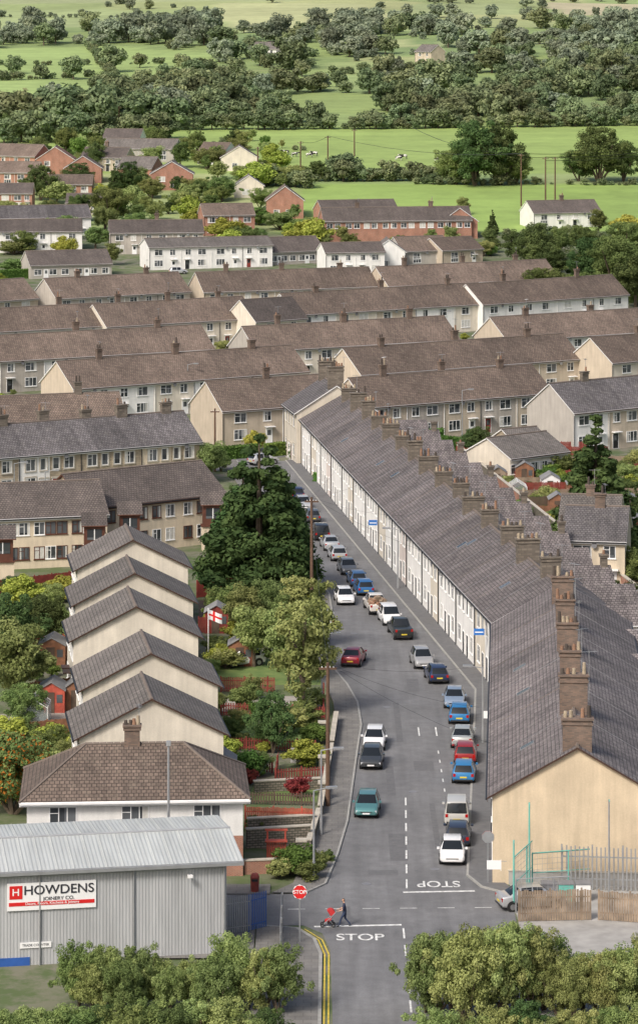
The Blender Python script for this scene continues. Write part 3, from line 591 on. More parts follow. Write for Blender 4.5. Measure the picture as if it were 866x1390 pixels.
for q in ((52,905,2.4,3,1.9),(52,968,2.2,3,1.9,'red_fence'),(88,965,1.8,2.4,1.9),(283,1070,2,2.5,1.9),(310,905,2.2,2.6,1.9),(278,860,2.2,2.6,2,'maroon'),(770,680,2.6,3,2,'shed_wood'),(735,672,2.2,3,1.9,'upvc'),(830,700,3,3,2,'wood_dark'),(700,655,2.2,2.5,1.9),(852,735,2.5,3,2),(795,655,2.5,3,2,'wood_fence'),(842,905,2.5,3,2.2,'red_brick'),(845,1010,2.8,3,2.3,'cream'),(745,700,2,2.4,1.9),(775,715,2.2,2.6,2,'white'),(815,680,2.2,2.6,2,'red_fence'),(665,662,2,2.4,1.9,'wood_fence'),(720,640,2,2.4,1.9,'white')): shed(*q)
def greenhouse(u,v,w,d,h):
    p=P(u,v); b=MB(); hr=h+.7
    for f in ([(0,0,0),(w,0,0),(w,0,h),(w/2,0,hr),(0,0,h)],[(0,d,0),(w,d,0),(w,d,h),(w/2,d,hr),(0,d,h)],[(0,0,0),(0,d,0),(0,d,h),(0,0,h)],[(w,0,0),(w,d,0),(w,d,h),(w,0,h)],[(0,0,h),(0,d,h),(w/2,d,hr),(w/2,0,hr)],[(w,0,h),(w,d,h),(w/2,d,hr),(w/2,0,hr)]): b.poly(f,'greenhouse_glass')
    n=4
    for k in range(n+1):
        y=d*k/n
        for a,c in (((0,y,0),(0,y,h)),((w,y,0),(w,y,h)),((0,y,h),(w/2,y,hr)),((w,y,h),(w/2,y,hr))): b.tube(a,c,.03,.03,'upvc',4)
    for x in (0,w): b.tube((x,0,h),(x,d,h),.03,.03,'upvc',4)
    b.tube((w/2,0,hr),(w/2,d,hr),.04,.04,'upvc',4)
    b.obj('greenhouse',None,loc=(p.x,p.y,0))
greenhouse(28,988,2.2,3,1.6); greenhouse(790,700,2.2,3,1.6); greenhouse(690,680,2.2,3,1.6)
for i,y in enumerate(range(300,412,6)):
    x0=front(y)+21.5; fence('wooden_fence',V(x0,y),V(x0+random.uniform(12,26),y+1.5),random.uniform(1.2,1.8),random.choice(('wood_fence','maroon','wood_dark','shed_wood','red_fence')),.12)
for i in range(8):
    y=292+i*14; x0=front(y)+21; wall('yard_wall',V(x0,y),V(front(y+13.7)+21,y+13.7),1.8,random.choice(('garden_stone','red_brick')))
b=MB()
pts=[(front(y)+15.8,y) for y in range(206,400,12)]+[(front(y)+20.6,y) for y in range(398,200,-12)]
b.poly([(x,y,.012) for x,y in pts],'asphalt'); b.obj('back_lane')
for y in range(296,400,6):
    x0=front(y)+23
    for xx in (x0,x0+11):
        if random.random()<.8:
            b=MB(); b.poly([(xx,y+.5,.011),(xx+9,y+.5,.011),(xx+9,y+5,.011),(xx,y+5,.011)],random.choice(('lawn','paving_light','soil','lawn'))); b.obj('garden_ground')
def palisade(name,p,q,h,mat,gap=.15):
    L=(q-p).length; an=math.atan2(q.y-p.y,q.x-p.x); b=MB(); x=0
    while x<L: b.box(x,-.01,.1,x+.07,.01,h,mat); b.poly([(x,0,h),(x+.07,0,h),(x+.035,0,h+.1)],mat); x+=gap
    b.box(0,.012,.4,L,.05,.46,mat); b.box(0,.012,h-.4,L,.05,h-.34,mat); x=0
    while x<=L: b.box(x-.05,.012,0,x+.05,.11,h,mat); x+=2.7
    b.obj(name,None,loc=(p.x,p.y,.12),rot=an)
palisade('palisade_fence',P(288,1275),P(340,1268),2.3,'metal_grey'); palisade('palisade_fence',P(338,1268),P(362,1262),2.3,'blue_paint'); palisade('palisade_fence',P(382,1262),P(380,1310),2.2,'metal_grey')
fence('wooden_fence',P(704,1252),P(800,1250),2.0,'wood_fence',.16,.13); fence('wooden_fence',P(812,1250),P(900,1256),1.9,'wood_fence',.16,.13)
def meshfence(p,q,h,post,mat,wire='metal_grey',gx=.35):
    L=(q-p).length; an=math.atan2(q.y-p.y,q.x-p.x); b=MB(); x=0
    while x<=L+.01: b.tube((x,0,0),(x,0,h),.05,.05,mat,6); x+=post
    x=0
    while x<=L: b.tube((x,0,.1),(x,0,h),.012,.012,wire,3); x+=gx
    z=.1
    while z<=h: b.tube((0,0,z),(L,0,z),.012,.012,wire,3); z+=gx
    b.tube((0,0,h),(L,0,h),.04,.04,mat,5); b.tube((0,0,h*.5),(L,0,h*.5),.03,.03,mat,5)
    b.obj('mesh_fence',None,loc=(p.x,p.y,0),rot=an)
meshfence(P(697,1236),P(722,1212),3.4,3,'turquoise'); meshfence(P(722,1212),P(800,1206),2.6,2.5,'turquoise'); meshfence(P(700,1240),P(775,1236),2.2,2.5,'metal_grey')
fence('slatted_fence',P(762,1208),P(900,1212),2.9,'metal_grey',.28,.09)
for u,v,h in ((697,1238,4.6),(718,1214,6.0),(826,1214,6.2)):
    p=P(u,v); b=MB(); b.tube((0,0,0),(0,0,h),.07,.05,'turquoise' if u<800 else 'metal_grey',8); b.tube((0,0,h),(0,-.5,h),.03,.03,'turquoise',6); b.obj('cage_post',None,loc=(p.x,p.y,0))
wall('yard_wall',P(690,1200),P(900,1204),.9,'concrete')
b=MB()
for k in range(3):
    b.box(k*1.1,0,0,k*1.1+.95,.8,1.1,random.choice(('turquoise','lead','upvc'))); b.box(k*1.1-.04,-.05,1.1,k*1.1+1.0,.85,1.17,'lead')
p=P(735,1225); b.obj('wheelie_bins',None,loc=(p.x,p.y,0.05))
# ------------------------------------------------------------ poles, lamps, signs
def pole(name,u,v,h,r=.15,mat='pole_wood'):
    p=P(u,v); b=MB(); b.tube((0,0,-.2),(0,0,h),r,r*.7,mat,8)
    b.box(-.5*r/.13,-.06,h-.5,.5*r/.13,.06,h-.35,mat); [b.tube((x,0,h-.38),(x,0,h-.25),.04,.03,'upvc',6) for x in (-.42,-.15,.15,.42)]
    b.obj(name,None,loc=tuple(p)); return Vector((p.x,p.y,p.z+h))
tp=[pole('telegraph_pole',445,1096,10.5,.17),pole('telegraph_pole',423,836,11.4,.17),pole('telegraph_pole',292,640,8)]
def lamp(u,v,h,ang=0):
    p=P(u,v); b=MB(); b.tube((0,0,0),(0,0,1.3),.11,.1,'metal_grey',8); b.tube((0,0,1.3),(0,0,h),.08,.055,'metal_grey',8)
    c,s=math.cos(ang),math.sin(ang); b.tube((0,0,h),(c*.9,s*.9,h+.15),.04,.035,'metal_grey',6); b.T=Matrix.Translation((c*1.2,s*1.2,h+.15))@Matrix.Rotation(ang,4,'Z'); b.box(-.38,-.14,-.05,.38,.14,.08,'metal_grey'); b.box(-.3,-.1,-.08,.3,.1,-.05,'headlight')
    b.obj('street_lamp',None,loc=tuple(p))
for q in ((436,1135,6,0),(426,1196,6,0.2),(437,960,6,0),(540,800,6,3.1),(655,1010,6,3.1),(255,560,7),(182,560,7),(627,600,7),(192,420,6),(600,470,6),(20,700,6),(62,712,6),(236,700,6)): lamp(*q)
p=P(229,1206); b=MB(); b.tube((0,0,0),(0,0,9.6),.11,.07,'metal_grey',8); b.box(-.15,-.15,9.4,.15,.15,9.7,'metal_grey'); b.obj('lighting_column',None,loc=tuple(p))
for u,v,h in ((408,252,12),(445,238,11),(481,212,8),(707,280,13.5),(740,276,12),(753,276,12),(2,175,9),(162,178,8),(350,238,8)): tp.append(pole('telegraph_pole',u,v,h,.22,'pole_wood'))
def wire(a,b_,sag=1.0,r=.012):
    b=MB(); n=10; pr=None
    for k in range(n+1):
        t_=k/n; q=a.lerp(b_,t_); q.z-=sag*4*t_*(1-t_)
        if pr: b.tube(pr,q,r,r,'gutter_black',3,False)
        pr=q
    b.obj('overhead_wire')
wire(tp[0],tp[1],1.5)
for u,v,z in ((650,960,6),(668,1010,6),(330,1080,5.5),(640,905,6)): q=P(u,v,z); wire(tp[0],Vector((q.x,q.y,z)),.5,.01)
for u,v,z in ((520,640,6),(560,700,6),(610,760,6),(300,690,5.5),(480,600,6)): q=P(u,v,z); wire(tp[1],Vector((q.x,q.y,z)),.5,.01)
for i in (6,7,8):
    for dz in (0,.9):
        q=P(1000,232); e=tp[i].copy(); e.z-=dz; wire(e,Vector((q.x,q.y,q.z+11-dz)),2,.07)
q=P(560,215); wire(tp[6],Vector((q.x,q.y,q.z+9)),2,.07); wire(tp[3],tp[4],1,.05); wire(tp[4],tp[6],2,.05)
p=P(407,1281); E=empty('stop_sign',(p.x,p.y,.1)); b=MB(); b.tube((0,.03,0),(0,.03,2.9),.045,.045,'metal_grey',8); b.tube((0,-.02,3.1),(0,.02,3.1),.46,.46,'sign_white',8); b.obj('post_and_plate',E)
b=MB(); pts=[(math.cos(math.pi/8+k*math.pi/4)*.43,-.035,3.1+math.sin(math.pi/8+k*math.pi/4)*.43) for k in range(8)]; b.poly(pts,'sign_red'); b.obj('red_octagon',E); text('lettering','STOP',(0,-.05,3.1),(math.pi/2,0,0),.33,'sign_white',parent=E)
p=P(662,1200); b=MB(); b.tube((0,0,0),(0,0,3.1),.04,.04,'metal_grey',8); pts=[(math.cos(math.pi/8+k*math.pi/4)*.42,-.05,3.0+math.sin(math.pi/8+k*math.pi/4)*.42) for k in range(8)]; b.poly(pts,'metal_grey'); b.poly([(x,y+.03,z) for x,y,z in pts][::-1],'sign_red'); b.obj('stop_sign',None,loc=(p.x,p.y,.12))
for u,v,m in ((657,862,'sign_blue'),(512,713,'sign_blue'),(672,975,'sign_white'),(680,1180,'sign_white')):
    p=P(u,v,4.2); b=MB(); b.box(-.9,-.03,0,.0,.03,.55,m); b.box(-.8,-.035,.2,-.1,.035,.3,'sign_white'); b.tube((0,0,.5),(.35,0,.5),.02,.02,'metal_grey',4); b.tube((-.02,0,-.1),(-.02,0,.6),.025,.025,'upvc',4); b.obj('projecting_shop_sign',None,loc=(p.x,p.y,4.2))
p=P(283,905); b=MB(); b.tube((0,0,0),(0,0,5.2),.04,.03,'upvc',6)
for k in range(6):
    x0,x1=k*.2,(k+1)*.2; f=lambda x:.12*math.sin(x*5); m='sign_red' if k in(2,) else 'flag_white'
    dz=lambda x:-.35*x
    for (za,zb,mm) in ((4.2,4.55,m),(4.55,4.72,'sign_red'),(4.72,5.05,m)): b.poly([(x0,f(x0),za+dz(x0)),(x1,f(x1),za+dz(x1)),(x1,f(x1),zb+dz(x1)),(x0,f(x0),zb+dz(x0))],mm)
b.obj('england_flag',None,loc=(p.x,p.y,0),smooth=True)
p=P(346,1212); b=MB(); b.tube((0,0,0),(0,0,.95),.27,.3,'maroon',12); b.tube((0,0,.95),(0,0,1.15),.32,.2,'maroon',12); b.box(-.2,-.32,.7,.2,-.25,.85,'gutter_black'); b.obj('litter_bin',None,loc=(p.x,p.y,.12))
p=P(362,1172); b=MB(); b.box(0,0,0,.12,.12,2.2,'red_fence'); b.box(1.2,0,0,1.32,.12,2.2,'red_fence'); b.box(-.1,-.02,2.2,1.42,.14,2.32,'red_fence')
for k in range(7): b.box(.15+k*.15,.03,.1,.25+k*.15,.07,1.5,'red_fence')
b.box(-.1,-.3,1.5,1.4,.3,1.58,'red_fence'); b.obj('garden_gate_arbour',None,loc=(p.x,p.y,0))
# ------------------------------------------------------------ cars
ST={'hatch':[(-2.0,.70,.38,.62,.66,.62,'bb'),(-1.95,.80,.28,.86,.93,.68,'bg'),(-1.6,.85,.22,.93,1.38,.57,'bb'),(-1.42,.86,.2,.93,1.44,.59,'gb'),(-.45,.87,.2,.91,1.48,.6,'bb'),(-.36,.87,.2,.91,1.48,.6,'gb'),(.42,.87,.2,.89,1.43,.58,'bg'),(1.08,.86,.22,.87,.95,.72,'bb'),(1.72,.82,.25,.73,.80,.66,'bb'),(1.98,.70,.32,.56,.62,.58,'bb')],
'saloon':[(-2.2,.70,.38,.68,.72,.62,'bb'),(-2.12,.80,.28,.88,.95,.68,'bb'),(-1.6,.85,.22,.92,1.0,.70,'bg'),(-1.0,.86,.2,.93,1.38,.56,'bb'),(-.85,.87,.2,.93,1.41,.58,'gb'),(-.15,.87,.2,.91,1.43,.58,'bb'),(-.07,.87,.2,.91,1.43,.58,'gb'),(.6,.87,.2,.89,1.38,.57,'bg'),(1.25,.86,.22,.87,.94,.72,'bb'),(1.9,.82,.25,.74,.80,.66,'bb'),(2.18,.70,.32,.56,.62,.58,'bb')],
'mpv':[(-2.1,.76,.38,.7,.78,.7,'bb'),(-2.07,.84,.28,.95,1.0,.74,'bg'),(-1.95,.87,.22,1.0,1.66,.66,'bb'),(-1.75,.88,.2,1.0,1.72,.68,'gb'),(-.7,.88,.2,.99,1.75,.68,'bb'),(-.6,.88,.2,.99,1.75,.68,'gb'),(.5,.88,.2,.97,1.70,.66,'bg'),(1.25,.87,.22,.96,1.08,.74,'bb'),(1.85,.84,.25,.8,.88,.68,'bb'),(2.1,.74,.32,.6,.68,.6,'bb')],
'pickup':[(-2.5,.80,.45,.95,1.0,.78,'bb'),(-2.45,.86,.4,1.05,1.08,.82,'bb'),(-.95,.88,.35,1.05,1.08,.82,'bg'),(-.75,.88,.33,1.05,1.66,.62,'bb'),(-.65,.88,.33,1.05,1.70,.64,'gb'),(.1,.88,.33,1.04,1.72,.64,'bb'),(.18,.88,.33,1.04,1.72,.64,'gb'),(.8,.88,.33,1.03,1.66,.62,'bg'),(1.45,.88,.35,1.02,1.1,.76,'bb'),(2.2,.86,.38,.95,1.0,.72,'bb'),(2.45,.78,.42,.7,.76,.66,'bb')]}
ci=0
def paint(c,metal=.3):
    global ci; ci+=1; n='car_paint_%d'%ci; t=NT(n); t.out(c,.35); t.b.inputs['Metallic'].default_value=metal; t.b.inputs['Coat Weight'].default_value=.7; t.b.inputs['Coat Roughness'].default_value=.06; return n
def car(u,v,c,kind='hatch',away=True,zs=1,ls=1,metal=.3,ang=None,name='parked_car'):
    p=P(u,v); S=ST[kind]; L=(S[-1][0]-S[0][0])*ls
    a=ang if ang is not None else (math.atan2(1,-.1279) if p.y>262 else math.atan2(1,.06))
    p=p+Vector((math.cos(a),math.sin(a),0))*(L/2)
    pm=paint(c,metal); E=empty(name,(p.x,p.y,p.z+.014),(a if away else a+math.pi)+random.uniform(-.02,.02)); b=MB(); rings=[]
    for (x,w,zb,zs_,zr,wr,tg) in S:
        zs_*=zs;zr*=zs; zm=zb+(zs_-zb)*.55
        h=[(w*.86,zb),(w*.99,zb+.1),(w*1.01,zm),(w*.955,zs_),(wr,zr)]
        rings.append([(x*ls,y,z) for y,z in h]+[(x*ls,-y,z) for y,z in h[::-1]])
    n=10
    for i in range(len(S)-1):
        sd,tpx=S[i][6]
        for k in range(n):
            k2=(k+1)%n; m=pm
            if k in(3,5) and sd=='g': m='car_glass'
            if k==4 and tpx=='g': m='car_glass'
            if k==9: m='tyre'
            b.poly([rings[i][k],rings[i+1][k],rings[i+1][k2],rings[i][k2]],m)
    b.poly(rings[0][::-1],pm); b.poly(rings[-1],pm)
    o=b.obj('body',E)
    bm=bmesh.new(); bm.from_mesh(o.data); bmesh.ops.remove_doubles(bm,verts=bm.verts,dist=.001); bmesh.ops.recalc_face_normals(bm,faces=bm.faces); bm.to_mesh(o.data); bm.free()
    md=o.modifiers.new('bevel','BEVEL'); md.width=.035; md.segments=2; md.limit_method='ANGLE'; md.angle_limit=math.radians(18)
    for pl in o.data.polygons: pl.use_smooth=True
    b=MB(); r=.31 if kind!='pickup' else .38; wx=S[-1][0]*ls-.78; wb=S[0][0]*ls+.72; W=.87
    for x in (wx,wb):
        for s in (-1,1):
            b.tube((x,s*(W-.15),r+.02),(x,s*(W+.005),r+.02),r+.07,r+.07,'gutter_black',18); b.tube((x,s*(W-.2),r),(x,s*(W+.02),r),r,r,'tyre',18); b.tube((x,s*W,r),(x,s*(W+.03),r),r*.62,r*.62,'rim',12)
    b.obj('wheels',E)
    b=MB(); x0=S[1][0]*ls; zz=S[1][3]*zs; x1=S[-1][0]*ls
    for s in (-1,1):
        y=S[1][1]*.84*s; b.box(x0-.06,min(y-.1,y+.1),zz-.24,x0+.12,max(y-.1,y+.1),zz-.02,'taillight')
        y=S[-1][1]*.86*s; b.box(x1-.2,y-.14,S[-1][3]*zs-.06,x1-.02,y+.14,S[-1][3]*zs+.07,'headlight')
        xm=[q[0] for q in S if q[6]=='bg'][-1]*ls+.3; b.box(xm-.08,s*.87-(.0 if s>0 else .17),.92*zs,xm+.08,s*.87+(.17 if s>0 else 0),1.05*zs,pm)
    b.box(S[0][0]*ls-.02,-.26,.52,S[0][0]*ls+.03,.26,.63,'plate_y'); b.box(x1-.02,-.26,.38,x1+.025,.26,.48,'sign_white'); b.box(x1-.04,-.42,.5,x1+.015,.42,.56,'gutter_black'); b.box(S[0][0]*ls-.01,-.7,.3,S[0][0]*ls+.05,.7,.42,'gutter_black')
    b.obj('lights_and_plates',E)
    return E
wh=(.76,.76,.76); sv=(.46,.47,.48); nv=(.02,.03,.08); bl=(.03,.15,.38); rd=(.33,.02,.02); bk=(.02,.02,.022)
car(613,1177,wh,'hatch',False,1,.9,0); car(621,1153,(.03,.04,.07),'hatch',True); car(619,1124,(.6,.59,.55),'mpv',True,1.04); car(629,1066,(.04,.22,.48),'hatch',True); car(631,1040,rd,'hatch',True); car(627,1018,(.4,.42,.41),'saloon',True)
car(623,985,(.03,.2,.45),'hatch',True); car(616,964,(.25,.32,.42),'saloon',False); car(597,930,(.02,.035,.09),'hatch',True); car(577,910,(.38,.38,.38),'hatch',False,1.08)
car(548,870,(.03,.035,.035),'pickup',True); car(533,851,wh,'mpv',False,.95,1,0); car(497,810,bl,'hatch',True); car(488,798,(.05,.13,.28),'hatch',True); car(475,782,(.14,.15,.16),'hatch',False)
car(461,763,sv,'hatch',True); car(451,749,sv,'saloon',True); car(438,735,bk,'mpv',True); car(426,711,(.09,.1,.11),'hatch',True); car(414,694,sv,'hatch',False); car(405,680,nv,'hatch')
car(497,1113,(.12,.30,.30),'hatch',False,1,1,.5); car(503,1047,(.05,.055,.06),'hatch',False); car(507,1021,wh,'hatch',False,1,1,0); car(475,907,(.25,.015,.03),'saloon',True,1,.95,.3,math.radians(80)); car(471,823,wh,'hatch',False,1,1,0); car(443,854,wh,'hatch',True,1,1,0)
car(676,1234,(.5,.51,.52),'saloon',True,1,1,.5,math.radians(12)); car(300,905,wh,'hatch',False,1,1,0,math.radians(20)); car(760,905,sv,'hatch')
for q in ((340,632,sv,.6),(560,602,rd,.7),(120,365,wh,.1),(230,372,sv,.2),(470,362,bl,.1),(20,365,rd,0)): car(q[0],q[1],q[2],'hatch',ang=q[3])
E=car(514,836,(.65,.62,.58),'pickup',True,1,1,0,None,'flatbed_truck'); b=MB(); rng=random.Random(3)
for k in range(60):
    x,y=rng.uniform(-2.3,-1.0),rng.uniform(-.75,.75); z=1.1+rng.random()*.6*(1-abs(y)); s=rng.uniform(.1,.25); b.T=Matrix.Translation((x,y,z))@Matrix.Rotation(rng.random()*3,4,Vector((rng.random(),rng.random(),rng.random()+.01)).normalized()); b.box(-s,-s*.7,-s*.6,s,s*.7,s*.6,rng.choice(('rubble','pot_clay','wood_fence')))
b.T=Matrix.Identity(4); b.obj('rubble_load',E)
# ------------------------------------------------------------ trees
def mktree(name,kind,seed,leaf,extra=None):
    r=np.random.default_rng(seed); cl=[]; tb=MB()
    if kind in('broad','far','shrub','open','bushy'):
        if kind=='broad': n,nl,sz,rc=80,150,.19,(3.9,3.9,3.9); cz=5.7; cr=(.6,1.4)
        elif kind=='bushy': n,nl,sz,rc=120,150,.17,(5.2,5.2,4.4); cz=4.9; cr=(.5,1.3)
        elif kind=='open': n,nl,sz,rc=75,110,.15,(2.4,2.4,4.4); cz=5.3; cr=(.35,.85)
        elif kind=='far': n,nl,sz,rc=40,60,.48,(4.5,4.5,4.2); cz=5.0; cr=(.9,1.9)
        else: n,nl,sz,rc=44,120,.42,(5.3,5.3,4.2); cz=4.8; cr=(1.0,2.3)
        for i in range(n):
            d=r.normal(size=3); d/=np.linalg.norm(d); q=r.random()**.42; az_=math.atan2(d[1],d[0]); lobes=1+.25*math.sin(3*az_+seed)*(1-abs(d[2]))+.16*math.sin(7*d[2]+seed*2)+.12*math.sin(5*az_+d[2]*6+seed)
            c=np.array(rc)*d*q*lobes*.82+np.array([0,0,cz]); c[2]=max(c[2],1.3 if kind not in('shrub','bushy') else .8)
            cl.append((c,r.uniform(*cr),r.uniform(.0,1.0)))
    else:
        cone=kind=='cone'; n,nl,sz=200,110,.16; wid=3.0 if cone else 2.5
        for i in range(n):
            t_=1-math.sqrt(1-r.random()*.998); z=.5+t_*9.2; rad=wid*(1-t_)**(.68 if cone else .85)*r.uniform(.45,1.06); a=r.random()*6.283
            cl.append((np.array([rad*math.cos(a),rad*math.sin(a),z-(.0 if cone else rad*.18)]),(.8 if cone else .62)*(1.1-t_*.7)*r.uniform(.7,1.15),r.uniform(0,1)))
        cl.append((np.array([0,0,9.6]),.3,.6))
    V_=[];S_=[]
    for c,cr_,sh in cl:
        m=nl; d=r.normal(size=(m,3)); d/=np.linalg.norm(d,axis=1)[:,None]; rad=cr_*(.3+.75*r.random(m)**.5)
        p=c+d*rad[:,None]*np.array([1,1,.75]); nrm=d*1.0+r.normal(size=(m,3))*.5+np.array([0,0,.25]); nrm/=np.linalg.norm(nrm,axis=1)[:,None]
        tq=np.cross(nrm,r.normal(size=(m,3))); tq/=np.linalg.norm(tq,axis=1)[:,None]; bq=np.cross(nrm,tq); s=(sz*r.uniform(.6,1.35,m))[:,None]
        V_.append(np.stack([p-tq*s,p-bq*s*.55,p+tq*s,p+bq*s*.55],1).reshape(-1,3)); S_.append(np.clip(sh*.7+r.uniform(0,.4,m),0,1))
    V_=np.concatenate(V_); S_=np.concatenate(S_); nq=len(S_)
    if kind in('broad','far','open'):
        tb.tube((0,0,-.3),(0,0,3.2),.3 if kind!='open' else .15,.22 if kind!='open' else .11,'bark',8)
        for k in range(7):
            c=cl[int(r.integers(0,len(cl)))][0]; mid=(c[0]*.35,c[1]*.35,3.0+(c[2]-3)*.5); tb.tube((0,0,2.4+k*.12),mid,.16,.09,'bark',5,False); tb.tube(mid,tuple(c),.09,.03,'bark',5,False)
        tb.tube((0,0,3.2),(.2,.1,7.5),.22 if kind!='open' else .12,.05,'bark',6,False)
    elif kind in('shrub','bushy'):
        for k in range(6): c=cl[k][0]; tb.tube((0,0,-.3),tuple(c),.22,.07,'bark',5,False)
    else: tb.tube((0,0,-.3),(0,0,9.3),.28,.04,'bark',7)
    nv_=len(V_); verts=V_.tolist()+tb.v; faces=[(4*i,4*i+1,4*i+2,4*i+3) for i in range(nq)]+[tuple(k+nv_ for k in f) for f in tb.f]
    me=bpy.data.meshes.new(name); me.from_pydata(verts,[],faces); me.materials.append(MATS[leaf]); me.materials.append(MATS['bark'])
    mi=[0]*nq+[1]*len(tb.f)
    if extra:
        me.materials.append(MATS[extra]); cmask=np.random.default_rng(seed+9).random(nq)<.14
        mi=[2 if (i<nq and cmask[i]) else m for i,m in enumerate(mi)]
    me.polygons.foreach_set('material_index',mi)
    at=me.attributes.new('shade','FLOAT','FACE'); at.data.foreach_set('value',np.concatenate([S_,np.full(len(tb.f),.5)]).astype(np.float32)); me.update(); return me
TM={'broad':[mktree('broadleaf_mesh','broad',1,'leaf_mid'),mktree('broadleaf_mesh','broad',2,'leaf_mid'),mktree('broadleaf_mesh','broad',3,'leaf_dark')],
'light':[mktree('lighttree_mesh','broad',4,'leaf_light'),mktree('lighttree_mesh','broad',5,'leaf_light')],
'birch':[mktree('birch_mesh','open',6,'leaf_light'),mktree('birch_mesh','open',7,'leaf_mid')],
'bushy':[mktree('bushy_mesh','bushy',31,'leaf_light'),mktree('bushy_mesh','bushy',32,'leaf_light'),mktree('bushy_mesh','bushy',33,'leaf_mid')],
'bushl':[mktree('bushy_mesh','bushy',36,'leaf_light'),mktree('bushy_mesh','bushy',37,'leaf_light')],
'bushd':[mktree('bushy_mesh','bushy',34,'leaf_mid'),mktree('bushy_mesh','bushy',35,'leaf_dark')],
'cone':[mktree('conifer_mesh','cone',8,'leaf_conifer')],'spire':[mktree('conifer_mesh','spire',9,'leaf_conifer')],
'shrub':[mktree('shrub_mesh','shrub',10,'leaf_mid'),mktree('shrub_mesh','shrub',11,'leaf_light'),mktree('shrub_mesh','shrub',12,'leaf_hedge')],
'yellow':[mktree('shrub_mesh','shrub',13,'leaf_yellow')],'red':[mktree('shrub_mesh','shrub',14,'leaf_red')],'rowan':[mktree('rowan_mesh','bushy',15,'leaf_mid','leaf_orange')],
'dark':[mktree('broadleaf_mesh','broad',18,'leaf_dark')],
'far':[mktree('fartree_mesh','far',20+k,'leaf_far_hazed') for k in range(5)],'haze':[mktree('fartree_mesh','far',40+k,'leaf_haze') for k in range(4)]}
NM={'broad':'broadleaf_tree','light':'broadleaf_tree','birch':'birch_tree','cone':'conifer_tree','spire':'conifer_tree','shrub':'shrub','yellow':'shrub','red':'shrub','rowan':'rowan_tree','dark':'broadleaf_tree','far':'broadleaf_tree','bushy':'leafy_tree','bushd':'leafy_tree','bushl':'leafy_tree'}
def tree(kind,u,v,h,w=1.0,world=None,parent=None,name=None):
    p=world if world is not None else P(u,v); o=bpy.data.objects.new(name or NM[kind],random.choice(TM[kind])); s=h/10
    o.location=p; o.scale=(s*w*random.uniform(.9,1.1),s*w,s); o.rotation_euler=(0,0,random.random()*6.28); col.objects.link(o)
    if parent: o.parent=parent
    return o
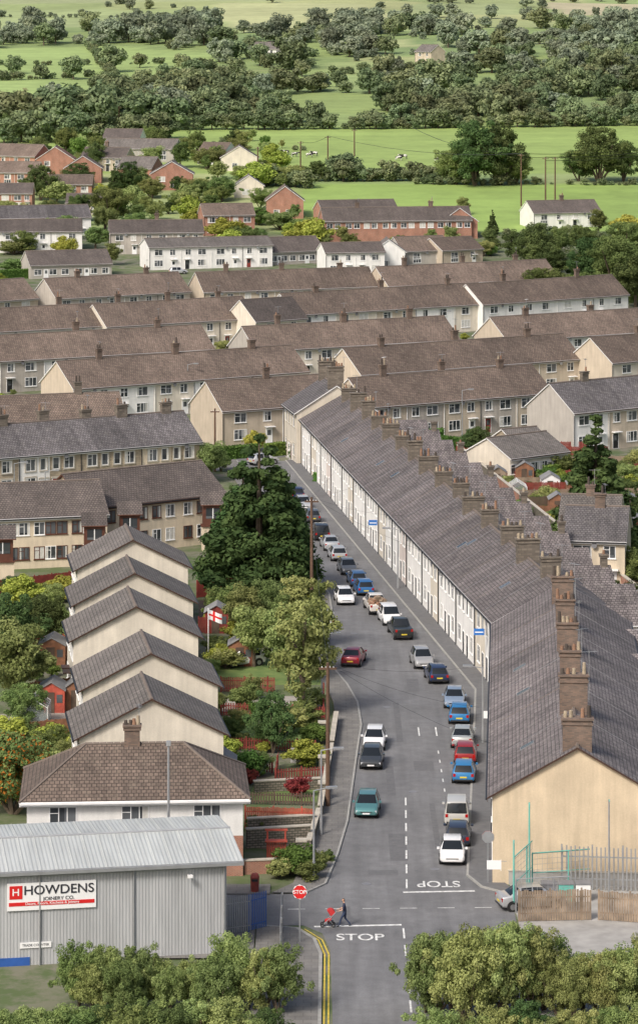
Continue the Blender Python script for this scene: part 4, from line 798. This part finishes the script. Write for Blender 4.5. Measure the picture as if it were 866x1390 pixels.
for q in (('cone',352,808,16.3,1.22),('cone',315,790,10,1.1),('cone',384,803,12.0,1.1),('cone',330,798,13,1.1),
 ('birch',412,975,12.0,.95),('birch',428,912,8.6,.8),('birch',392,930,8.5,1.1),('light',330,870,5.5,.9),('light',345,905,6,.9),('birch',412,880,8,1.2),('light',365,860,5.5),('bushy',300,845,4,1),('birch',375,905,7,1.2),
 ('bushd',370,1022,5.2,.8),('yellow',415,1040,2.2,1.3),('shrub',425,1010,1.8,1.2),('red',405,1082,1.7,1.1),('shrub',398,1188,2.3,1.2),('shrub',430,1180,1.4),('shrub',378,1192,1.5,1.2),('shrub',420,1195,1.6,1.3),
 ('bushd',60,880,5.2,1.1),('light',20,965,8,1),('bushd',35,985,4,1),('bushd',10,905,7,1),('rowan',18,1105,7.2,1.0),('light',75,830,3),('shrub',40,1010,2),('yellow',105,1030,2.2,1),('shrub',70,1020,1.8),('bushy',95,1040,2.5,1.1),
 ('light',285,655,5.6,.9),('bushy',300,640,3.2),('bushd',262,650,3.5),('spire',808,752,15.2,1.35),('spire',832,745,9,1.2),('spire',786,738,7,1.3),('bushd',650,620,4.3,1.1),('bushd',637,620,3.4,1.1),('yellow',632,630,2.0,1.5),('cone',404,622,4,1),
 ('shrub',700,615,2),('bushd',850,850,4.5,1.1),('bushy',860,800,5,1),('shrub',770,665,2.2),('yellow',760,655,1.8),('shrub',735,690,1.8,1.3),('bushd',830,668,2.6,1.3),('shrub',690,665,2),('bushy',850,660,3.5),('shrub',640,660,1.8),('shrub',655,668,1.6),('spire',862,720,5,1.2),
 ('bushd',312,780,3),('shrub',325,1045,1.4),('shrub',310,1000,1.3),('red',340,1065,1.2),('shrub',345,1128,1.2),('shrub',390,1125,1.2),('shrub',310,1062,1.5),('shrub',350,975,1.6),('light',325,1000,2.5),('shrub',445,1170,.9),('shrub',380,980,1.5),('shrub',330,1012,1.2),
 ('bushd',728,372,12.0,.9),('broad',700,362,9,1),('bushd',838,405,15,1.0),('bushd',800,388,11,1.0),('dark',862,420,12,1.1),('bushd',790,345,8),('broad',760,355,8.5),('bushd',850,350,10,1.1),
 ('broad',812,318,6.5,1),('yellow',850,318,5,1.5),('light',628,292,5,1),('bushd',55,272,10,1),('bushd',150,305,11,1.1),('bushd',110,300,8),('bushd',175,262,9),('bushy',300,272,7.5,1.3),('light',325,252,6),('bushy',380,312,5.5,1.6),('shrub',350,305,5,1.4),('light',420,315,4),('broad',245,228,8,1),('dark',130,232,9),('broad',90,210,9),
 ('light',152,360,5.5,1.1),('shrub',25,372,4,2),('light',465,330,4.5),('broad',400,300,4.5),('yellow',392,318,3),('spire',155,262,8,1),('broad',215,212,9),('broad',10,190,9),('bushy',395,252,7,1.2),('bushd',430,246,6,1.2),('light',330,205,7),('broad',270,272,6),('broad',200,290,5),('shrub',330,322,3,2),('shrub',20,345,3.5,2),('light',500,325,4),('broad',615,320,5),('spire',668,318,6,1),('spire',258,290,6,.8),('light',440,322,5),('broad',568,300,4),
 ('bushd',645,252,19,.95),('bushd',678,251,17,.95),('bushd',618,250,12,1.1),('bushy',700,250,10,1),('bushd',812,248,16.5,1.0),('bushd',845,246,12,1),('bushd',785,246,10,1),
 ('shrub',440,430,2),('broad',585,332,4),('bushd',640,610,3),
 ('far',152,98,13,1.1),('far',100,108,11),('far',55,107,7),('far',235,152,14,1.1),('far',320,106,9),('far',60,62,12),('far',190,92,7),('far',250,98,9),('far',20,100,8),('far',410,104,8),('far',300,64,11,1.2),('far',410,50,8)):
    tree(*q)
r4=random.Random(21)
def scatter(u0,u1,v0,v1,n,kinds,h0,h1,mg=1.2):
    k=0;tr=0
    while k<n and tr<n*12:
        tr+=1; p=P(r4.uniform(u0,u1),r4.uniform(v0,v1))
        if infoot(p.x,p.y,mg): continue
        if p.y>730 and p.x>-8 and fieldcol(p.x,p.y): continue
        h=r4.uniform(h0,h1); tree(r4.choice(kinds),0,0,h,r4.uniform(.9,1.4),world=p); k+=1
scatter(0,430,190,350,115,('bushd','bushy','shrub','broad','light','bushd','yellow'),2.5,7.5)
scatter(430,690,312,352,22,('bushd','bushy','shrub','light'),2,5)
scatter(700,866,320,420,16,('bushd','bushy','broad'),4,9)
scatter(0,866,380,620,120,('shrub','shrub','bushy','yellow','bushd'),1.2,3.0)
scatter(280,432,800,1060,34,('shrub','bushy','yellow','shrub','bushd'),.9,2.4,.6)
scatter(0,95,795,1095,30,('shrub','bushy','bushd','yellow'),1.0,3.2,.6)
scatter(690,866,630,745,45,('shrub','bushy','bushd','yellow','shrub'),1.0,3.0,.8)
# foreground trees at the bottom
for k in range(14): u=105+k*21; tree('bushl' if k%4 else 'bushy',u,0,random.uniform(3.0,4.7),.72,world=Vector(((u-UC)/F*178,178+random.uniform(-1.2,1.5),0)))
for k in range(19): u=578+k*18; tree('bushl' if k%5 else 'bushy',u,0,random.uniform(4.0,5.6)+(.9 if 610<u<700 else 0),.66,world=Vector(((u-UC)/F*177,177+random.uniform(-1.2,1.5),0)))
for k in range(30): u=-20+k*32; tree(random.choice(('bushd','bushy','bushl')),u,0,random.uniform(3.0,4.2) if not 390<u<560 else random.uniform(1.0,1.7),.9,world=Vector(((u-UC)/F*170,170+random.uniform(-1,1),-.4)))
def hedge(p,q,h,w=1.0,mat='leaf_hedge'):
    L=(q-p).length; an=math.atan2(q.y-p.y,q.x-p.x); n=int(L*h*90)+200; r=np.random.default_rng(int(L*100)%997)
    x=r.random(n)*L; y=(r.random(n)-.5)*w; z=r.random(n)*h; f=r.integers(0,4,n); y=np.where(f==0,-w/2,y); z=np.where(f>=2,h,z); y=np.where(f==1,w/2,y)
    p0=np.stack([x,y,z],1)+r.normal(size=(n,3))*.07; nr=r.normal(size=(n,3)); nr/=np.linalg.norm(nr,axis=1)[:,None]; tq=np.cross(nr,r.normal(size=(n,3))); tq/=np.linalg.norm(tq,axis=1)[:,None]; bq=np.cross(nr,tq); s=.16
    V_=np.stack([p0-tq*s,p0-bq*s*.6,p0+tq*s,p0+bq*s*.6],1).reshape(-1,3); me=bpy.data.meshes.new('hedge'); b=MB(); b.box(.05,-w/2+.08,0,L-.05,w/2-.08,h-.06,'x'); nv_=len(V_)
    me.from_pydata(V_.tolist()+b.v,[],[(4*i,4*i+1,4*i+2,4*i+3) for i in range(n)]+[tuple(k+nv_ for k in ff) for ff in b.f]); me.materials.append(MATS[mat])
    at=me.attributes.new('shade','FLOAT','FACE'); at.data.foreach_set('value',np.concatenate([r.random(n),np.full(6,.05)]).astype(np.float32)); o=bpy.data.objects.new('hedge',me); o.location=p; o.rotation_euler=(0,0,an); col.objects.link(o)
for a,c,h in (((300,624),(352,620),1.6),((360,620),(402,616),1.6),((578,606),(625,612),1.6),((610,632),(648,628),1.6),((820,760),(880,752),1.8),((812,790),(870,784),1.5),((740,650),(800,642),1.5),((560,600),(600,596),1.4),((430,655),(440,650),1.0),((0,380),(60,376),2),((330,420),(350,420),2)): hedge(P(*a),P(*c),h)
# distant woods
DT=empty('distant_trees',(0,0,0)); rr=random.Random(11); cnt=0
yy=1005.
while yy<3200:
    st=8.5 if yy<1400 else 12 if yy<2000 else 20
    x=-.15*yy
    while x<.15*yy:
        px,py=x+rr.uniform(-3.8,3.8),yy+rr.uniform(-3.8,3.8)
        fcx=fieldcol(px,py); go_=False
        if fcx is None:
            wd=woodd(px,py); xs,ys_=cell(px,py); fx=((xs+2000)%85)/85; fy=(ys_%75)/75
            edge=fx<.09 or fy<.13
            if wd:
                nz=math.sin(px/31+py/47)*math.sin(px/53-py/29+1)+.5*math.sin(px/17+py/13)
                if nz<-.1: wd*=.08
                elif nz<.15: wd*=.55
                go_=rr.random()<wd or (edge and rr.random()<.7)
            else: go_=(edge and rr.random()<.8) or rr.random()<.006
            if go_:
                h=rr.uniform(4.5,15) if wd else rr.uniform(3.5,9.5); hz_=rr.random()<min(.9,max(.1,(py-1060)/360))  # farther trees more often get the leaf colour with painted haze
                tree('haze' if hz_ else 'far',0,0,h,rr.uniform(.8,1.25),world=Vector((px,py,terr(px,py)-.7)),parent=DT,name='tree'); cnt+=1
        x+=st
    yy+=st
HB=empty('hedgerow',(0,0,0))
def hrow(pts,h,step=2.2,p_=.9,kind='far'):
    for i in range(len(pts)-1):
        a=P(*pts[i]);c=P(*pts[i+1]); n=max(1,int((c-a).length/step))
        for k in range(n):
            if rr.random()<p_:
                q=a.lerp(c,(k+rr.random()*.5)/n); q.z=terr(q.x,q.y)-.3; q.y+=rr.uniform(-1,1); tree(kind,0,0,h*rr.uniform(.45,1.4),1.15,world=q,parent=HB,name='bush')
hrow([(430,246),(580,246),(620,250)],5.5); hrow([(455,244),(580,246)],7); hrow([(700,250),(960,252)],2.2); hrow([(230,176),(870,170)],6,2.5); hrow([(560,250),(700,252)],4)
hrow([(0,195),(240,188)],10,3); hrow([(0,178),(250,176)],13,3.5); hrow([(350,250),(420,256)],5); hrow([(-20,110),(130,104)],3.5,2.5,.85); hrow([(130,128),(290,105)],7,4)
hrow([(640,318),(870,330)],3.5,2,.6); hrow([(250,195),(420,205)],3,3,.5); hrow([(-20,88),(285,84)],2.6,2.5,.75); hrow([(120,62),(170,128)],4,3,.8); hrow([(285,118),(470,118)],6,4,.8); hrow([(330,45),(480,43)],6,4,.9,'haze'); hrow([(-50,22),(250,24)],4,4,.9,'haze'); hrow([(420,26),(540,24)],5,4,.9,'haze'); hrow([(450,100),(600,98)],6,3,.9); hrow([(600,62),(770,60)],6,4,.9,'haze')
# ------------------------------------------------------------ cows
t=NT('cow_hide'); p_=t.new('ShaderNodeTexCoord'); oi=t.new('ShaderNodeObjectInfo'); n_=t.new('ShaderNodeTexNoise',noise_dimensions='4D'); n_.inputs['Scale'].default_value=1.1; t.link(p_.outputs['Object'],n_.inputs['Vector']); t.link(t.math('MULTIPLY',oi.outputs['Random'],20.),n_.inputs['W'])
t.out(t.mix(t.rng(n_.outputs['Fac'],.53,.56,0,1),(.015,.013,.012),(.65,.63,.58)),.8)
def skinmesh(name,verts,edges,radii,root=0,sub=1):
    me=bpy.data.meshes.new(name); me.from_pydata(verts,edges,[]); o=bpy.data.objects.new(name,me); col.objects.link(o)
    md=o.modifiers.new('s','SKIN')
    for i,r_ in enumerate(radii):
        sv_=me.skin_vertices[0].data[i]; sv_.radius=(r_,r_) if not isinstance(r_,tuple) else r_; sv_.use_root=(i==root)
    s2=o.modifiers.new('u','SUBSURF'); s2.levels=sub; s2.render_levels=sub
    dg=bpy.context.evaluated_depsgraph_get(); dg.update(); m2=bpy.data.meshes.new_from_object(o.evaluated_get(dg)); bpy.data.objects.remove(o)
    for pl in m2.polygons: pl.use_smooth=True
    return m2
cv=[(0,0,1.05),(.55,0,1.08),(.95,0,1.15),(1.3,0,1.3),(1.55,0,1.32),(1.85,0,1.12),(-.6,0,1.1),(-.9,0,1.15),(-1.02,0,1.0),(-1.05,0,.5)]
cr_=[(.42,.36),(.36,.38),(.27,.3),(.17,.2),(.17,.17),(.1,.1),(.36,.35),(.2,.25),(.05,.05),(.04,.04)]; ce=[(0,1),(1,2),(2,3),(3,4),(4,5),(0,6),(6,7),(7,8),(8,9)]
for s in (-1,1):
    for (bx,par,js) in ((.7,1,((.68,.7),(.72,.42),(.7,.05))),(-.72,6,((-.62,.72),(-.86,.48),(-.78,.05)))):
        pi=par
        for k,(x,z) in enumerate(js): cv.append((x,s*.24,z)); cr_.append((.12,.14) if k==0 else ((.07,.07) if k==1 else (.06,.06))); ce.append((pi,len(cv)-1)); pi=len(cv)-1
    cv.append((1.5,s*.22,1.42)); cr_.append((.04,.06)); ce.append((4,len(cv)-1))
cow=skinmesh('cow_mesh',cv,ce,cr_); cow.materials.append(MATS['cow_hide'])
for u,v,a in ((377,214,.2),(388,210,3.0),(400,213,.5),(427,212,2.6),(420,214,.1),(541,218,.3),(548,216,3.3),(594,220,0),(365,216,2.9),(700,232,.4)):
    o=bpy.data.objects.new('cow',cow); o.location=P(u,v); o.rotation_euler=(0,0,a); col.objects.link(o)
# ------------------------------------------------------------ man with pushchair
mp=P(468,1258); E=empty('walking_man',(mp.x,mp.y,.016),math.pi)
v_=[(0,0,.98),(.02,0,1.15),(.04,0,1.35),(.05,0,1.47),(.07,0,1.56),(.09,0,1.68),(.09,0,1.78)]
r_=[(.15,.12),(.14,.11),(.17,.12),(.08,.07),(.058,.058),(.09,.1),(.075,.085)]; e_=[(0,1),(1,2),(2,3),(3,4),(4,5),(5,6)]
def chain(par,pts):
    k=par
    for p3,rr_ in pts: v_.append(p3); r_.append((rr_,rr_)); e_.append((k,len(v_)-1)); k=len(v_)-1
chain(0,[((.02,.1,.9),.105),((.24,.1,.52),.068),((.36,.1,.12),.045),((.40,.1,.05),.045),((.55,.1,.05),.035)])
chain(0,[((-.02,-.1,.9),.105),((-.02,-.1,.5),.068),((-.32,-.1,.16),.045),((-.36,-.1,.08),.045),((-.24,-.1,.03),.035)])
for s in (-1,1): chain(2,[((.05,s*.2,1.40),.065),((.10,s*.25,1.14),.048),((.36,s*.2,1.03),.036),((.44,s*.19,1.03),.03)])
bm_=skinmesh('body',v_,e_,r_,0,2)
for m in ('skin_tone','navy_cloth','denim','gutter_black','hair'): bm_.materials.append(MATS[m])
for pl in bm_.polygons:
    c=pl.center
    if c.z>1.5: pl.material_index=4 if (c.z>1.74 or (c.x<.06 and c.z>1.6)) else 0
    elif c.z>.97 and not (abs(c.y)>.15 and c.x>.14): pl.material_index=1
    elif abs(c.y)>.14 and c.x>.13 and c.z>.95: pl.material_index=0
    elif c.z>.11: pl.material_index=2
    else: pl.material_index=3
o=bpy.data.objects.new('body',bm_); o.parent=E; col.objects.link(o)
for s in (-1,1):
    for f in range(5):
        L=(.04,.05,.055,.05,.04)[f]; y0=s*.19+(f-2)*.019
        if f==0: vv=[(.45,s*.19-s*.03,1.03),(.48,s*.19-s*.05,1.02),(.50,s*.19-s*.04,1.0)]
        else: vv=[(.46,y0,1.03),(.46+L,y0,1.03),(.47+L,y0,1.0),(.45+L*.6,y0,.98)]
        fm=skinmesh('finger',vv,[(k,k+1) for k in range(len(vv)-1)],[(.009,.009)]*len(vv),0,1); fm.materials.append(MATS['skin_tone']); o=bpy.data.objects.new('finger',fm); o.parent=E; col.objects.link(o)
b=MB()
for s in (-1,1): b.tube((.165,s*.035,1.69),(.18,s*.035,1.69),.012,.012,'sign_dark',6); b.tube((.09,s*.095,1.67),(.09,s*.11,1.67),.03,.02,'skin_tone',6)
b.tube((.17,0,1.68),(.205,0,1.65),.015,.02,'skin_tone',5); b.box(.17,-.025,1.61,.182,.025,1.62,'maroon'); b.obj('face',E)
E2=empty('pushchair',(mp.x-1.0,mp.y,.016),math.pi); b=MB()
for s in (-1,1):
    y=s*.22; b.tube((-.48,y,1.02),(-.1,y,.6),.018,.018,'metal_grey',6); b.tube((-.1,y,.6),(.42,y,.14),.018,.018,'metal_grey',6); b.tube((.0,y,.5),(-.28,y,.14),.018,.018,'metal_grey',6)
    for x in (.42,-.28):
        b.tube((x,y-.02,.12),(x,y+.02,.12),.12,.12,'tyre',14); b.tube((x,y-.025,.12),(x,y+.025,.12),.06,.06,'rim',10)
b.tube((-.48,-.22,1.02),(-.48,.22,1.02),.016,.016,'gutter_black',6); b.tube((.42,-.22,.12),(.42,.22,.12),.01,.01,'metal_grey',5)
b.slab([(-.12,-.2,.5),(.25,-.2,.42),(.25,.2,.42),(-.12,.2,.5)],.08,'red_cloth','red_cloth'); b.slab([(-.3,-.2,.95),(-.12,-.2,.5),(-.12,.2,.5),(-.3,.2,.95)],.05,'red_cloth','red_cloth'); b.slab([(.25,-.18,.42),(.4,-.18,.2),(.4,.18,.2),(.25,.18,.42)],.03,'gutter_black','gutter_black')
for k in range(5):
    a0,a1=math.pi*(.95-k*.14),math.pi*(.95-(k+1)*.14)
    q=[(-.1+.3*math.cos(a0),-.21,.85+.28*math.sin(a0)),(-.1+.3*math.cos(a1),-.21,.85+.28*math.sin(a1)),(-.1+.3*math.cos(a1),.21,.85+.28*math.sin(a1)),(-.1+.3*math.cos(a0),.21,.85+.28*math.sin(a0))]; b.poly(q,'red_cloth')
    for s in (-.21,.21): b.poly([(q[0][0],s,q[0][2]),(q[1][0],s,q[1][2]),(-.1,s,.72)],'red_cloth')
b.box(-.3,-.16,.2,.1,.16,.35,'gutter_black'); b.obj('frame_seat_hood',E2)
# ------------------------------------------------------------ camera and light
cd=bpy.data.cameras.new('camera'); cam=bpy.data.objects.new('camera',cd); col.objects.link(cam); cam.location=(0,0,H); cam.rotation_euler=(math.pi/2,0,0)
cd.sensor_fit='VERTICAL'; cd.sensor_height=36; cd.lens=36*F/1390; cd.shift_y=-(695-VH)/1390; cd.clip_end=12000; cd.clip_start=1; bpy.context.scene.camera=cam
w=bpy.data.worlds.new('World'); bpy.context.scene.world=w; w.use_nodes=True; nt=w.node_tree; sk=nt.nodes.new('ShaderNodeTexSky'); sk.sky_type='NISHITA'; sk.sun_disc=False
el,az=math.radians(44),math.radians(216)
sk.sun_elevation=el; sk.sun_rotation=az; sk.dust_density=5; sk.ozone_density=.5; nt.links.new(sk.outputs[0],nt.nodes['Background'].inputs[0]); nt.nodes['Background'].inputs[1].default_value=.15
sd=bpy.data.lights.new('sun','SUN'); sd.energy=2.75; sd.angle=math.radians(14); sd.color=(1,.96,.91); so_=bpy.data.objects.new('sun',sd); col.objects.link(so_)
dirv=Vector((math.sin(az)*math.cos(el),math.cos(az)*math.cos(el),math.sin(el))); so_.rotation_euler=dirv.to_track_quat('Z','Y').to_euler()
sc=bpy.context.scene; sc.view_settings.view_transform='Standard'; sc.view_settings.look='None'; sc.view_settings.exposure=0
print('trees',cnt)
